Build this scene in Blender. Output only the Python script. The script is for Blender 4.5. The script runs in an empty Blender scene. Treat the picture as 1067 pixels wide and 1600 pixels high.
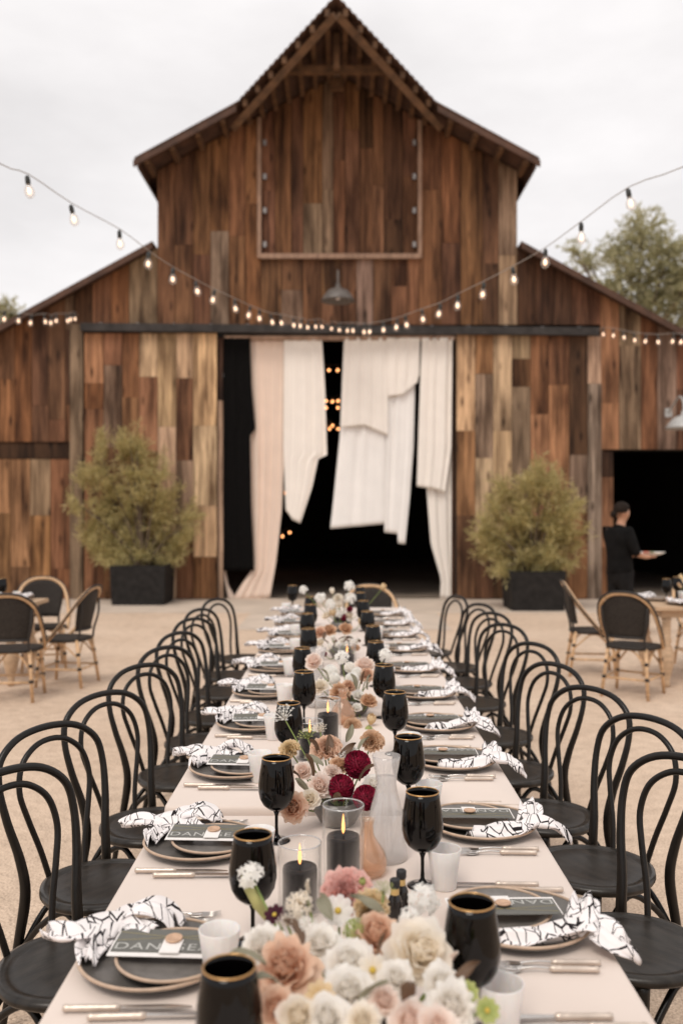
import bpy, math, random
from mathutils import Vector, Matrix, noise as mnoise
R = math.radians; PI = math.pi
sc = bpy.context.scene
C = sc.collection

# ------------------------------------------------------------------ camera
F = 1450.0; CX = 533.5; CY = 800.0; CAMZ = 1.63      # focal length and centre in photo pixels
def P(px, py, Y): return Vector(((px-CX)*Y/F, Y, CAMZ-(py-CY)*Y/F))
cam = bpy.data.cameras.new('camera'); camo = bpy.data.objects.new('camera', cam); C.objects.link(camo)
camo.location = (0, 0, CAMZ); camo.rotation_euler = (R(90), 0, 0)
cam.sensor_fit = 'HORIZONTAL'; cam.sensor_width = 24; cam.lens = F/1067*24
cam.clip_start = 0.05; cam.clip_end = 1000
cam.dof.use_dof = True; cam.dof.focus_distance = 2.7; cam.dof.aperture_fstop = 2.4
sc.camera = camo
# ------------------------------------------------------------------ sky and sun
w = bpy.data.worlds.new('World'); sc.world = w; w.use_nodes = True
nt = w.node_tree; nt.nodes.clear()
def wn(t): return nt.nodes.new(t)
out = wn('ShaderNodeOutputWorld'); bg = wn('ShaderNodeBackground')
sky = wn('ShaderNodeTexSky'); sky.sky_type = 'NISHITA'; sky.sun_disc = False
SUN_EL, SUN_AZ = 56, 205
sky.sun_elevation = R(SUN_EL); sky.sun_rotation = R(SUN_AZ)
tc = wn('ShaderNodeTexCoord'); mp = wn('ShaderNodeMapping'); mp.inputs['Scale'].default_value = (1, 1, 2.6)
nz = wn('ShaderNodeTexNoise'); nz.inputs['Scale'].default_value = 2.1; nz.inputs['Detail'].default_value = 6; nz.inputs['Roughness'].default_value = .55
cr = wn('ShaderNodeValToRGB'); cr.color_ramp.elements[0].position = .36; cr.color_ramp.elements[0].color = (.81, .78, .772, 1)
cr.color_ramp.elements[1].position = .60; cr.color_ramp.elements[1].color = (.99, .955, .945, 1)
sm = wn('ShaderNodeVectorMath'); sm.operation = 'SCALE'; sm.inputs['Scale'].default_value = .1
mx = wn('ShaderNodeMix'); mx.data_type = 'RGBA'; mx.inputs['Factor'].default_value = .93
L = nt.links.new
L(tc.outputs['Generated'], mp.inputs[0]); L(mp.outputs[0], nz.inputs['Vector']); L(nz.outputs['Fac'], cr.inputs[0])
L(sky.outputs[0], sm.inputs[0]); L(sm.outputs[0], mx.inputs['A']); L(cr.outputs[0], mx.inputs['B'])
L(mx.outputs['Result'], bg.inputs['Color']); bg.inputs['Strength'].default_value = 1.0; L(bg.outputs[0], out.inputs[0])
sl = bpy.data.lights.new('sun', 'SUN'); sl.energy = 1.5; sl.angle = R(25); sl.color = (1, .93, .84)
so = bpy.data.objects.new('sun', sl); C.objects.link(so)
d = Vector((math.sin(R(SUN_AZ))*math.cos(R(SUN_EL)), math.cos(R(SUN_AZ))*math.cos(R(SUN_EL)), math.sin(R(SUN_EL))))
so.rotation_euler = d.to_track_quat('Z', 'Y').to_euler()
vs = sc.view_settings; vs.view_transform = 'Standard'; vs.look = 'None'; vs.gamma = 1; vs.exposure = .10
sc.cycles.max_bounces = 10; sc.cycles.transparent_max_bounces = 24; sc.cycles.caustics_reflective = False; sc.cycles.caustics_refractive = False
sc.cycles.use_denoising = True
rnd = random.Random(7)

# ------------------------------------------------------------------ materials
MATS = {}
def nodes_of(m):
    m.use_nodes = True; n = m.node_tree; b = n.nodes['Principled BSDF']; return n, b
def mat(name, col, rough=.6, var=.0, scale=20, bump=0., bscale=60, metal=0, spec=.5, sss=0, coat=0, coord='Object', stretch=(1,1,1), trans=0, sheen=0, col2=None, emit=None, estr=0):
    m = bpy.data.materials.new(name); n, b = nodes_of(m); l = n.links.new
    b.inputs['Base Color'].default_value = (*col, 1); b.inputs['Roughness'].default_value = rough
    b.inputs['Metallic'].default_value = metal; b.inputs['Specular IOR Level'].default_value = spec
    b.inputs['Coat Weight'].default_value = coat; b.inputs['Sheen Weight'].default_value = sheen
    if trans: b.inputs['Transmission Weight'].default_value = trans
    if sss:
        b.inputs['Subsurface Weight'].default_value = sss; b.inputs['Subsurface Radius'].default_value = (.01, .006, .004)
        b.inputs['Subsurface Scale'].default_value = .5
    if emit: b.inputs['Emission Color'].default_value = (*emit, 1); b.inputs['Emission Strength'].default_value = estr
    if var or bump:
        t = n.nodes.new('ShaderNodeTexCoord'); mpn = n.nodes.new('ShaderNodeMapping'); mpn.inputs['Scale'].default_value = stretch
        if coord == 'World':
            g = n.nodes.new('ShaderNodeNewGeometry'); l(g.outputs['Position'], mpn.inputs[0])
        else: l(t.outputs[coord], mpn.inputs[0])
    if var:
        z = n.nodes.new('ShaderNodeTexNoise'); z.inputs['Scale'].default_value = scale; z.inputs['Detail'].default_value = 6
        l(mpn.outputs[0], z.inputs['Vector'])
        r = n.nodes.new('ShaderNodeValToRGB'); r.color_ramp.elements[0].position = .3; r.color_ramp.elements[1].position = .7
        c2 = col2 if col2 else tuple(min(1, c*(1+var)) for c in col)
        r.color_ramp.elements[0].color = (*[c*(1-var) for c in col], 1) if not col2 else (*col, 1)
        r.color_ramp.elements[1].color = (*c2, 1)
        l(z.outputs['Fac'], r.inputs[0]); l(r.outputs[0], b.inputs['Base Color'])
    if bump:
        z2 = n.nodes.new('ShaderNodeTexNoise'); z2.inputs['Scale'].default_value = bscale; z2.inputs['Detail'].default_value = 5
        l(mpn.outputs[0], z2.inputs['Vector'])
        bp = n.nodes.new('ShaderNodeBump'); bp.inputs['Strength'].default_value = bump; bp.inputs['Distance'].default_value = .01
        l(z2.outputs['Fac'], bp.inputs['Height']); l(bp.outputs[0], b.inputs['Normal'])
    MATS[name] = m; return m
def thin_glass(name, tint=(1,1,1), gloss=.12, fog=0., fogcol=(.9,.9,.9)):
    m = bpy.data.materials.new(name); m.use_nodes = True; n = m.node_tree; n.nodes.clear(); l = n.links.new
    o = n.nodes.new('ShaderNodeOutputMaterial'); tr = n.nodes.new('ShaderNodeBsdfTransparent'); tr.inputs[0].default_value = (*tint, 1)
    gl = n.nodes.new('ShaderNodeBsdfGlossy'); gl.inputs['Roughness'].default_value = .03
    lw = n.nodes.new('ShaderNodeLayerWeight'); lw.inputs[0].default_value = .35
    pw = n.nodes.new('ShaderNodeMath'); pw.operation = 'POWER'; pw.inputs[1].default_value = 2.2; mr = n.nodes.new('ShaderNodeMapRange'); mr.inputs[3].default_value = gloss*.5; mr.inputs[4].default_value = .75
    mxs = n.nodes.new('ShaderNodeMixShader')
    l(lw.outputs['Facing'], pw.inputs[0]); l(pw.outputs[0], mr.inputs[0]); l(mr.outputs[0], mxs.inputs[0]); l(gl.outputs[0], mxs.inputs[2])
    if fog:
        df = n.nodes.new('ShaderNodeBsdfDiffuse'); df.inputs[0].default_value = (*fogcol, 1)
        tl = n.nodes.new('ShaderNodeBsdfTranslucent'); tl.inputs[0].default_value = (*fogcol, 1)
        m3 = n.nodes.new('ShaderNodeMixShader'); m3.inputs[0].default_value = .5; l(df.outputs[0], m3.inputs[1]); l(tl.outputs[0], m3.inputs[2])
        m2 = n.nodes.new('ShaderNodeMixShader'); m2.inputs[0].default_value = fog
        l(tr.outputs[0], m2.inputs[1]); l(m3.outputs[0], m2.inputs[2]); l(m2.outputs[0], mxs.inputs[1])
    else: l(tr.outputs[0], mxs.inputs[1])
    l(mxs.outputs[0], o.inputs[0]); MATS[name] = m; return m
def petal(name, c_in, c_out, tl=.25):
    m = bpy.data.materials.new(name); m.use_nodes = True; n = m.node_tree; l = n.links.new; b = n.nodes['Principled BSDF']
    b.inputs['Roughness'].default_value = .65; b.inputs['Specular IOR Level'].default_value = .2
    t = n.nodes.new('ShaderNodeTexCoord'); z = n.nodes.new('ShaderNodeTexNoise'); z.inputs['Scale'].default_value = 3.; z.inputs['Detail'].default_value = 4
    l(t.outputs['Object'], z.inputs['Vector'])
    vm = n.nodes.new('ShaderNodeVectorMath'); vm.operation = 'LENGTH'; l(t.outputs['Object'], vm.inputs[0])
    ad = n.nodes.new('ShaderNodeMath'); ad.operation = 'MULTIPLY_ADD'; ad.inputs[1].default_value = .7; l(vm.outputs['Value'], ad.inputs[0])
    sb = n.nodes.new('ShaderNodeMath'); sb.operation = 'SUBTRACT'; sb.inputs[1].default_value = .45; l(z.outputs['Fac'], sb.inputs[0]); l(sb.outputs[0], ad.inputs[2])
    r = n.nodes.new('ShaderNodeValToRGB'); r.color_ramp.elements[0].position = .2; r.color_ramp.elements[1].position = .85
    r.color_ramp.elements[0].color = (*c_in, 1); r.color_ramp.elements[1].color = (*c_out, 1)
    l(ad.outputs[0], r.inputs[0]); l(r.outputs[0], b.inputs['Base Color'])
    tr = n.nodes.new('ShaderNodeBsdfTranslucent'); l(r.outputs[0], tr.inputs[0])
    ms = n.nodes.new('ShaderNodeMixShader'); ms.inputs[0].default_value = tl
    l(b.outputs[0], ms.inputs[1]); l(tr.outputs[0], ms.inputs[2]); l(ms.outputs[0], n.nodes['Material Output'].inputs[0])
    MATS[name] = m; return m
def leafmat(name, c1, c2, tl=.3):
    m = bpy.data.materials.new(name); m.use_nodes = True; n = m.node_tree; l = n.links.new; b = n.nodes['Principled BSDF']
    b.inputs['Roughness'].default_value = .55
    g = n.nodes.new('ShaderNodeNewGeometry'); r = n.nodes.new('ShaderNodeValToRGB')
    r.color_ramp.elements[0].color = (*c1, 1); r.color_ramp.elements[1].color = (*c2, 1)
    l(g.outputs['Random Per Island'], r.inputs[0]); l(r.outputs[0], b.inputs['Base Color'])
    tr = n.nodes.new('ShaderNodeBsdfTranslucent'); l(r.outputs[0], tr.inputs[0])
    ms = n.nodes.new('ShaderNodeMixShader'); ms.inputs[0].default_value = tl
    l(b.outputs[0], ms.inputs[1]); l(tr.outputs[0], ms.inputs[2]); l(ms.outputs[0], n.nodes['Material Output'].inputs[0])
    MATS[name] = m; return m
def boardmat():
    m = bpy.data.materials.new('weathered_board'); n, b = nodes_of(m); l = n.links.new; N = n.nodes.new
    oi = N('ShaderNodeObjectInfo'); g = N('ShaderNodeNewGeometry')
    rx = N('ShaderNodeVectorMath'); rx.operation = 'SCALE'; l(oi.outputs['Random'], rx.inputs['Scale']); rx.inputs[0].default_value = (37, 11, 53)
    ad = N('ShaderNodeVectorMath'); l(g.outputs['Position'], ad.inputs[0]); l(rx.outputs[0], ad.inputs[1])
    m1 = N('ShaderNodeMapping'); m1.inputs['Scale'].default_value = (17, 17, .8); l(ad.outputs[0], m1.inputs[0])
    gr = N('ShaderNodeTexNoise'); gr.inputs['Scale'].default_value = 1; gr.inputs['Detail'].default_value = 8; gr.inputs['Roughness'].default_value = .65; gr.inputs['Distortion'].default_value = .6; l(m1.outputs[0], gr.inputs['Vector'])
    m2 = N('ShaderNodeMapping'); m2.inputs['Scale'].default_value = (4.5, 4.5, .8); l(ad.outputs[0], m2.inputs[0])
    st = N('ShaderNodeTexNoise'); st.inputs['Scale'].default_value = 1; st.inputs['Detail'].default_value = 5; l(m2.outputs[0], st.inputs['Vector'])
    m3 = N('ShaderNodeMapping'); m3.inputs['Scale'].default_value = (4.2, 1, 1.5); l(ad.outputs[0], m3.inputs[0])
    kn = N('ShaderNodeTexVoronoi'); kn.inputs['Scale'].default_value = 1.; l(m3.outputs[0], kn.inputs['Vector'])
    kr = N('ShaderNodeValToRGB'); kr.color_ramp.elements[0].position = .05; kr.color_ramp.elements[0].color = (.28, .25, .23, 1); kr.color_ramp.elements[1].position = .2; kr.color_ramp.elements[1].color = (1, 1, 1, 1)
    l(kn.outputs['Distance'], kr.inputs[0])
    grr = N('ShaderNodeValToRGB'); grr.color_ramp.elements[0].position = .3; grr.color_ramp.elements[0].color = (.30, .27, .25, 1); grr.color_ramp.elements[1].position = .66; grr.color_ramp.elements[1].color = (1.45, 1.47, 1.5, 1)
    l(gr.outputs['Fac'], grr.inputs[0])
    str_ = N('ShaderNodeValToRGB'); str_.color_ramp.elements[0].position = .3; str_.color_ramp.elements[0].color = (.26, .22, .20, 1); str_.color_ramp.elements[1].position = .58; str_.color_ramp.elements[1].color = (1.12, 1.12, 1.14, 1)
    l(st.outputs['Fac'], str_.inputs[0])
    def mul(a, c):
        x = N('ShaderNodeMix'); x.data_type = 'RGBA'; x.blend_type = 'MULTIPLY'; x.inputs['Factor'].default_value = 1; l(a, x.inputs['A']); l(c, x.inputs['B']); return x.outputs['Result']
    c = mul(mul(mul(oi.outputs['Color'], grr.outputs[0]), str_.outputs[0]), kr.outputs[0])
    l(c, b.inputs['Base Color']); b.inputs['Roughness'].default_value = .8; b.inputs['Specular IOR Level'].default_value = .25
    bp = N('ShaderNodeBump'); bp.inputs['Strength'].default_value = .5; bp.inputs['Distance'].default_value = .02; l(gr.outputs['Fac'], bp.inputs['Height']); l(bp.outputs[0], b.inputs['Normal'])
    MATS['board'] = m
boardmat()
def groundmat():
    m = bpy.data.materials.new('decomposed_granite'); n, b = nodes_of(m); l = n.links.new; N = n.nodes.new
    g = N('ShaderNodeNewGeometry')
    a = N('ShaderNodeTexNoise'); a.inputs['Scale'].default_value = .7; a.inputs['Detail'].default_value = 5; l(g.outputs['Position'], a.inputs['Vector'])
    f = N('ShaderNodeTexNoise'); f.inputs['Scale'].default_value = 90; f.inputs['Detail'].default_value = 4; l(g.outputs['Position'], f.inputs['Vector'])
    k = N('ShaderNodeTexVoronoi'); k.inputs['Scale'].default_value = 70; l(g.outputs['Position'], k.inputs['Vector'])
    f2 = N('ShaderNodeTexNoise'); f2.inputs['Scale'].default_value = 9; f2.inputs['Detail'].default_value = 6; l(g.outputs['Position'], f2.inputs['Vector'])
    r1 = N('ShaderNodeValToRGB'); r1.color_ramp.elements[0].position = .35; r1.color_ramp.elements[0].color = (.60, .46, .35, 1); r1.color_ramp.elements[1].position = .65; r1.color_ramp.elements[1].color = (.69, .545, .425, 1); l(a.outputs['Fac'], r1.inputs[0])
    r2 = N('ShaderNodeValToRGB'); r2.color_ramp.elements[0].position = .32; r2.color_ramp.elements[0].color = (.78, .76, .745, 1); r2.color_ramp.elements[1].position = .62; r2.color_ramp.elements[1].color = (1.1, 1.1, 1.1, 1); l(f.outputs['Fac'], r2.inputs[0])
    r3 = N('ShaderNodeValToRGB'); r3.color_ramp.elements[0].position = .3; r3.color_ramp.elements[0].color = (.88, .865, .85, 1); r3.color_ramp.elements[1].position = .7; r3.color_ramp.elements[1].color = (1.08, 1.07, 1.06, 1); l(f2.outputs['Fac'], r3.inputs[0])
    def mul(p, q):
        x = N('ShaderNodeMix'); x.data_type = 'RGBA'; x.blend_type = 'MULTIPLY'; x.inputs['Factor'].default_value = 1; l(p, x.inputs['A']); l(q, x.inputs['B']); return x.outputs['Result']
    l(mul(mul(r1.outputs[0], r2.outputs[0]), r3.outputs[0]), b.inputs['Base Color']); b.inputs['Roughness'].default_value = .95; b.inputs['Specular IOR Level'].default_value = .15
    b1 = N('ShaderNodeBump'); b1.inputs['Strength'].default_value = .6; b1.inputs['Distance'].default_value = .008; l(k.outputs['Distance'], b1.inputs['Height'])
    b2 = N('ShaderNodeBump'); b2.inputs['Strength'].default_value = .5; b2.inputs['Distance'].default_value = .06; l(f2.outputs['Fac'], b2.inputs['Height']); l(b1.outputs[0], b2.inputs['Normal']); l(b2.outputs[0], b.inputs['Normal'])
    MATS['ground'] = m
groundmat()
def napkinmat():
    m = bpy.data.materials.new('patterned_linen'); n, b = nodes_of(m); l = n.links.new; N = n.nodes.new
    t = N('ShaderNodeTexCoord'); oi = N('ShaderNodeObjectInfo')
    rx = N('ShaderNodeVectorMath'); rx.operation = 'SCALE'; rx.inputs[0].default_value = (5, 3, 7); l(oi.outputs['Random'], rx.inputs['Scale'])
    ad = N('ShaderNodeVectorMath'); l(t.outputs['UV'], ad.inputs[0]); l(rx.outputs[0], ad.inputs[1])
    mask = None
    for sca, thr in ((24, .026), (12, .014)):
        v = N('ShaderNodeTexVoronoi'); v.feature = 'DISTANCE_TO_EDGE'; v.inputs['Scale'].default_value = sca; l(ad.outputs[0], v.inputs['Vector'])
        lt = N('ShaderNodeMath'); lt.operation = 'LESS_THAN'; lt.inputs[1].default_value = thr; l(v.outputs['Distance'], lt.inputs[0])
        if mask is None: mask = lt
        else:
            mm = N('ShaderNodeMath'); mm.operation = 'MAXIMUM'; l(mask.outputs[0], mm.inputs[0]); l(lt.outputs[0], mm.inputs[1]); mask = mm
    x = N('ShaderNodeMix'); x.data_type = 'RGBA'; x.inputs['A'].default_value = (.86, .81, .80, 1); x.inputs['B'].default_value = (.018, .014, .016, 1)
    l(mask.outputs[0], x.inputs['Factor']); l(x.outputs['Result'], b.inputs['Base Color']); b.inputs['Roughness'].default_value = .85; b.inputs['Specular IOR Level'].default_value = .2
    MATS['napkin'] = m
napkinmat()

mat('cloth', (.705, .60, .533), .85, var=.04, scale=2.2, bump=.5, bscale=4.5, spec=.15, sheen=.15)
mat('black_seat', (.016, .0135, .011), .33, var=.3, scale=10, bump=.08, bscale=60, spec=.34, stretch=(1, 5, 1), col2=(.038, .031, .025))
mat('black_wood', (.007, .006, .005), .30, var=.35, scale=14, bump=.06, bscale=80, spec=.28, stretch=(1, 6, 1), col2=(.014, .011, .009))
mat('black_glass', (.002, .0015, .0015), .03, spec=.30)
mat('gold', (.62, .36, .15), .3, metal=1, var=.15, scale=60)
mat('charger', (.13, .118, .108), .28, var=.18, scale=40)
mat('salad', (.175, .16, .148), .26, var=.15, scale=40)
mat('rim_clay', (.50, .36, .26), .5, var=.12, scale=50)
mat('silver', (.66, .62, .58), .22, metal=1, bump=.03, bscale=200)
mat('bone', (.62, .52, .44), .32, metal=.55, var=.08, scale=60)
mat('card_dark', (.135, .132, .118), .7, var=.08, scale=60)
mat('card_white', (.80, .76, .73), .8, var=.03, scale=80)
mat('ink_white', (.48, .47, .44), .8)
mat('ink_gold', (.35, .28, .10), .5)
mat('wax', (.56, .36, .24), .45, var=.12, scale=90)
mat('frosted', (.84, .80, .775), .35, sss=.3, var=.03, scale=30, trans=.12)
mat('candle', (.008, .007, .009), .4, var=.2, scale=30, spec=.18)
mat('wick', (.02, .02, .02), .9)
mat('flame', (1, .5, .15), .5, emit=(1, .42, .13), estr=2.2)
thin_glass('glass', (.995, .995, .99), .016)
thin_glass('glass_rim_highlight', (.95, .95, .95), .5, fog=.35)  # whitish fog paints a bright highlight into the rim of the candle cylinders
thin_glass('glass_frost', (.995, .99, .985), .07, fog=.20, fogcol=(.97, .95, .94))
thin_glass('glass_peach', (.99, .89, .80), .07, fog=.2, fogcol=(.97, .76, .61))
thin_glass('water', (.99, .99, .99), .05, fog=.22, fogcol=(.97, .96, .95))
mat('bottle', (.012, .009, .008), .12); mat('cap', (.012, .011, .012), .5, var=.2, scale=90); mat('amber', (.55, .36, .14), .2)
mat('drape_black', (.0065, .006, .006), .95, var=.1, scale=8, spec=.05)
mat('drape_blush', (.80, .645, .545), .9, var=.04, scale=3, bump=.2, bscale=6, spec=.1)
mat('drape_ivory', (.86, .80, .74), .9, var=.03, scale=3, bump=.2, bscale=6, spec=.1)
mat('drape_white', (.86, .83, .805), .9, var=.03, scale=3, bump=.2, bscale=6, spec=.1)
mat('steel_track', (.045, .04, .038), .6, metal=.2, spec=.2, var=.35, scale=6)
mat('trim', (.31, .195, .135), .8, var=.3, scale=5, stretch=(6, 6, 1), coord='World')
mat('beam', (.12, .062, .030), .85, var=.4, scale=6, coord='World', bump=.3, bscale=20)
mat('rust_roof', (.075, .036, .022), .8, var=.4, scale=4, coord='World')
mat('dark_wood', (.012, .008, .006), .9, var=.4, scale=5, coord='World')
mat('bolt', (.30, .28, .27), .5, metal=.7)
mat('lamp', (.115, .10, .09), .5, var=.25, scale=12); mat('lamp_pale', (.42, .42, .41), .4, var=.1, scale=10)
mat('planter', (.022, .020, .019), .7, var=.3, scale=9, bump=.25, bscale=60, spec=.12)
mat('soil', (.03, .02, .014), 1, var=.3, scale=30)
mat('stem_wood', (.10, .07, .045), .9, var=.3, scale=20)
leafmat('shrub_leaf', (.34, .30, .115), (.74, .63, .33), .5)
leafmat('tree_leaf', (.31, .30, .16), (.58, .53, .33), .5)
mat('bark', (.16, .12, .085), .9, var=.35, scale=5, bump=.4, bscale=20)
mat('concrete', (.56, .46, .375), .9, var=.12, scale=2.2, coord='World', bump=.2, bscale=60)
mat('barn_floor', (.20, .155, .12), .8, var=.2, scale=1.5, coord='World')
mat('rattan', (.60, .38, .21), .45, var=.25, scale=30)
mat('woven', (.034, .028, .024), .6, spec=.2, var=.6, scale=110, bump=.6, bscale=150)
mat('binding', (.022, .018, .016), .6)
mat('table_wood', (.52, .36, .23), .6, var=.2, scale=6, stretch=(1, 8, 8))
mat('skin', (.50, .26, .16), .5, sss=.2); mat('hair', (.016, .010, .007), .7, spec=.12, var=.3, scale=60, stretch=(6, 6, 1))
mat('uniform', (.0075, .007, .007), .9, spec=.1, var=.3, scale=12); mat('trousers', (.013, .012, .012), .9, spec=.1, var=.3, scale=10); mat('shoe', (.01, .01, .01), .4)
mat('ceramic', (.80, .77, .74), .3); mat('tomato', (.55, .06, .02), .4); mat('herb', (.10, .16, .03), .6)
mat('socket', (.02, .022, .02), .5); mat('cable', (.34, .31, .28), .6)
mat('filament', (1, .7, .4), .5, emit=(1, .66, .47), estr=2.2); mat('filament_in', (1, .6, .3), .5, emit=(1, .42, .16), estr=6)
thin_glass('bulb_glass', (.97, .95, .93), .10, fog=.10, fogcol=(1, .9, .8))
petal('p_peach', (0.76, 0.49, 0.34), (0.87, 0.66, 0.52), 0.4); petal('p_tan', (0.68, 0.43, 0.26), (0.78, 0.56, 0.4), 0.4)
petal('p_cream', (0.93, 0.85, 0.72), (0.95, 0.9, 0.83), 0.5); petal('p_white', (0.94, 0.9, 0.84), (0.96, 0.94, 0.91), 0.5)
petal('p_blush', (0.92, 0.76, 0.67), (0.95, 0.87, 0.81), 0.5); petal('p_pink', (0.8, 0.44, 0.39), (0.88, 0.6, 0.54), 0.4)
leafmat('p_red', (.10, .002, .014), (.42, .014, .06), .12); petal('p_yellow', (.68, .49, .25), (.80, .63, .42))
petal('p_plum', (.03, .003, .01), (.06, .008, .02), .1); petal('p_green', (.30, .36, .10), (.48, .50, .20)); petal('p_purewhite', (0.95, 0.93, 0.88), (0.96, 0.95, 0.93), 0.5)
mat('pollen', (.55, .38, .06), .8)
mat('stem', (.20, .26, .07), .6, var=.2, scale=30); mat('sheath', (.42, .40, .16), .6, var=.2, scale=40)
leafmat('leaf_brown', (.085, .045, .022), (.17, .10, .06), .2); leafmat('leaf_sage', (.18, .17, .11), (.30, .28, .20), .2)

# ------------------------------------------------------------------ mesh helpers
class MB:
    def __init__(s): s.v = []; s.f = []; s.mi = []; s.cur = 0
    def add(s, vs, fs):
        o = len(s.v); s.v += [tuple(x) for x in vs]; s.f += [tuple(i+o for i in f) for f in fs]; s.mi += [s.cur]*len(fs); return s
    def box(s, x0, x1, y0, y1, z0, z1):
        return s.add([(x0,y0,z0),(x1,y0,z0),(x1,y1,z0),(x0,y1,z0),(x0,y0,z1),(x1,y0,z1),(x1,y1,z1),(x0,y1,z1)],
                     [(0,3,2,1),(4,5,6,7),(0,1,5,4),(1,2,6,5),(2,3,7,6),(3,0,4,7)])
    def prism(s, pts, y0, y1):       # polygon in X-Z, extruded in Y
        n = len(pts)
        return s.add([(x,y0,z) for x,z in pts]+[(x,y1,z) for x,z in pts], [tuple(range(n)), tuple(range(2*n-1,n-1,-1))]+[(i,n+i,n+(i+1)%n,(i+1)%n) for i in range(n)])
    def tube(s, pts, r, n=10, caps=True, closed=False):
        pts = [Vector(p) for p in pts]; m = len(pts)
        rr = r if isinstance(r, (list, tuple)) else [r]*m
        t0 = (pts[1]-pts[0]).normalized(); ref = Vector((0,0,1)) if abs(t0.z) < .9 else Vector((1,0,0))
        nrm = (ref - t0*ref.dot(t0)).normalized(); vs = []
        for i, p in enumerate(pts):
            if closed: t = (pts[(i+1)%m]-pts[i-1]).normalized()
            else: t = (pts[min(i+1,m-1)]-pts[max(i-1,0)]).normalized()
            nrm = (nrm - t*nrm.dot(t)).normalized(); bn = t.cross(nrm)
            for k in range(n):
                a = 2*PI*k/n; vs.append(p+(nrm*math.cos(a)+bn*math.sin(a))*rr[i])
        fs = []
        for i in range(m if closed else m-1):
            j = (i+1) % m
            for k in range(n): fs.append((i*n+k, i*n+(k+1)%n, j*n+(k+1)%n, j*n+k))
        if caps and not closed: fs += [tuple(range(n-1,-1,-1)), tuple(range((m-1)*n, m*n))]
        return s.add(vs, fs)
    def lathe(s, prof, n=32, c=(0,0,0), sx=1, sy=1, rib=0, nrib=0):
        vs = []; fs = []
        for r, z in prof:
            for k in range(n):
                a = 2*PI*k/n; q = r*(1+rib*math.cos(a*nrib)) if rib else r
                vs.append((c[0]+q*sx*math.cos(a), c[1]+q*sy*math.sin(a), c[2]+z))
        for i in range(len(prof)-1):
            for k in range(n): fs.append((i*n+k, i*n+(k+1)%n, (i+1)*n+(k+1)%n, (i+1)*n+k))
        if prof[0][0] > 1e-5: fs.append(tuple(range(n-1,-1,-1)))
        if prof[-1][0] > 1e-5: fs.append(tuple(range((len(prof)-1)*n, len(prof)*n)))
        return s.add(vs, fs)
    def grid(s, fn, nu, nv):
        vs = [fn(i/nu, j/nv) for j in range(nv+1) for i in range(nu+1)]
        fs = [(j*(nu+1)+i, j*(nu+1)+i+1, (j+1)*(nu+1)+i+1, (j+1)*(nu+1)+i) for j in range(nv) for i in range(nu)]
        return s.add(vs, fs)
    def mesh(s, name, mats, smooth=True):
        me = bpy.data.meshes.new(name); me.from_pydata(s.v, [], s.f)
        if not isinstance(mats, (list, tuple)): mats = [mats]
        for m in mats: me.materials.append(MATS[m] if isinstance(m, str) else m)
        if len(mats) > 1: me.polygons.foreach_set('material_index', s.mi)
        if smooth: me.polygons.foreach_set('use_smooth', [True]*len(me.polygons))
        me.update(); return me
    def build(s, name, mats, parent=None, smooth=True, autosm=None):
        me = s.mesh(name, mats, smooth)
        if autosm: sharp(me, autosm)
        return link(name, me, parent)
def sharp(me, deg=40):
    import bmesh
    bm = bmesh.new(); bm.from_mesh(me); a = R(deg)
    bmesh.ops.recalc_face_normals(bm, faces=bm.faces)
    for e in bm.edges:
        if len(e.link_faces) == 2 and e.calc_face_angle(0) > a: e.smooth = False
    bm.to_mesh(me); bm.free()
def link(name, data, parent=None):
    o = bpy.data.objects.new(name, data); C.objects.link(o)
    if parent: o.parent = parent
    return o
def tag(o, label, cat, group=None, kind=None):
    o['label'] = label; o['category'] = cat
    if group: o['group'] = group
    if kind: o['kind'] = kind
    return o
def struct(o): o['kind'] = 'structure'; return o
KIDS = {}
def empty(name, loc=(0,0,0), rz=0):
    o = link(name, None); o.location = loc; o.rotation_euler = (0,0,rz); o.empty_display_size = .1; return o
def copy_tree(o, parent=None):
    c = o.copy(); C.objects.link(c); c.parent = parent
    for ch in o.children: copy_tree(ch, c)
    return c
class Proto:
    """first use places the prototype itself, later uses copies of it"""
    def __init__(s, root): s.root = root; s.used = False
    def place(s, loc, rz=0, label=None, group=None, scale=None, rx=0, ry=0):
        o = s.root if not s.used else copy_tree(s.root)
        s.used = True; o.location = loc; o.rotation_euler = (rx, ry, rz)
        if scale: o.scale = (scale,)*3
        if label: o['label'] = label
        if group: o['group'] = group
        return o
def catmull(pts, n=8, closed=False):
    pts = [Vector(p) for p in pts]; m = len(pts); o = []
    for i in range(m if closed else m-1):
        if closed: a, b, c, e = pts[i-1], pts[i], pts[(i+1)%m], pts[(i+2)%m]
        else: a, b, c, e = pts[max(i-1,0)], pts[i], pts[i+1], pts[min(i+2,m-1)]
        for k in range(n):
            t = k/n; o.append(.5*((2*b)+(c-a)*t+(2*a-5*b+4*c-e)*t*t+(3*b-a-3*c+e)*t**3))
    if not closed: o.append(pts[-1])
    return o
def lerp_poly(tab, y):
    if y <= tab[0][0]: return tab[0][1]
    for (a, b), (c, e) in zip(tab, tab[1:]):
        if y <= c: return b+(e-b)*(y-a)/max(1e-6, c-a)
    return tab[-1][1]
ORD = ['nearest', 'second', 'third', 'fourth', 'fifth', 'sixth', 'seventh', 'eighth', 'ninth', 'tenth', 'eleventh', 'twelfth']
SIDE = {-1: 'tall shrub side', 1: 'waiter side'}
def zt(Y): return .76 if Y > 2.72 else .748        # table tops: the near table sits a little lower

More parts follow.
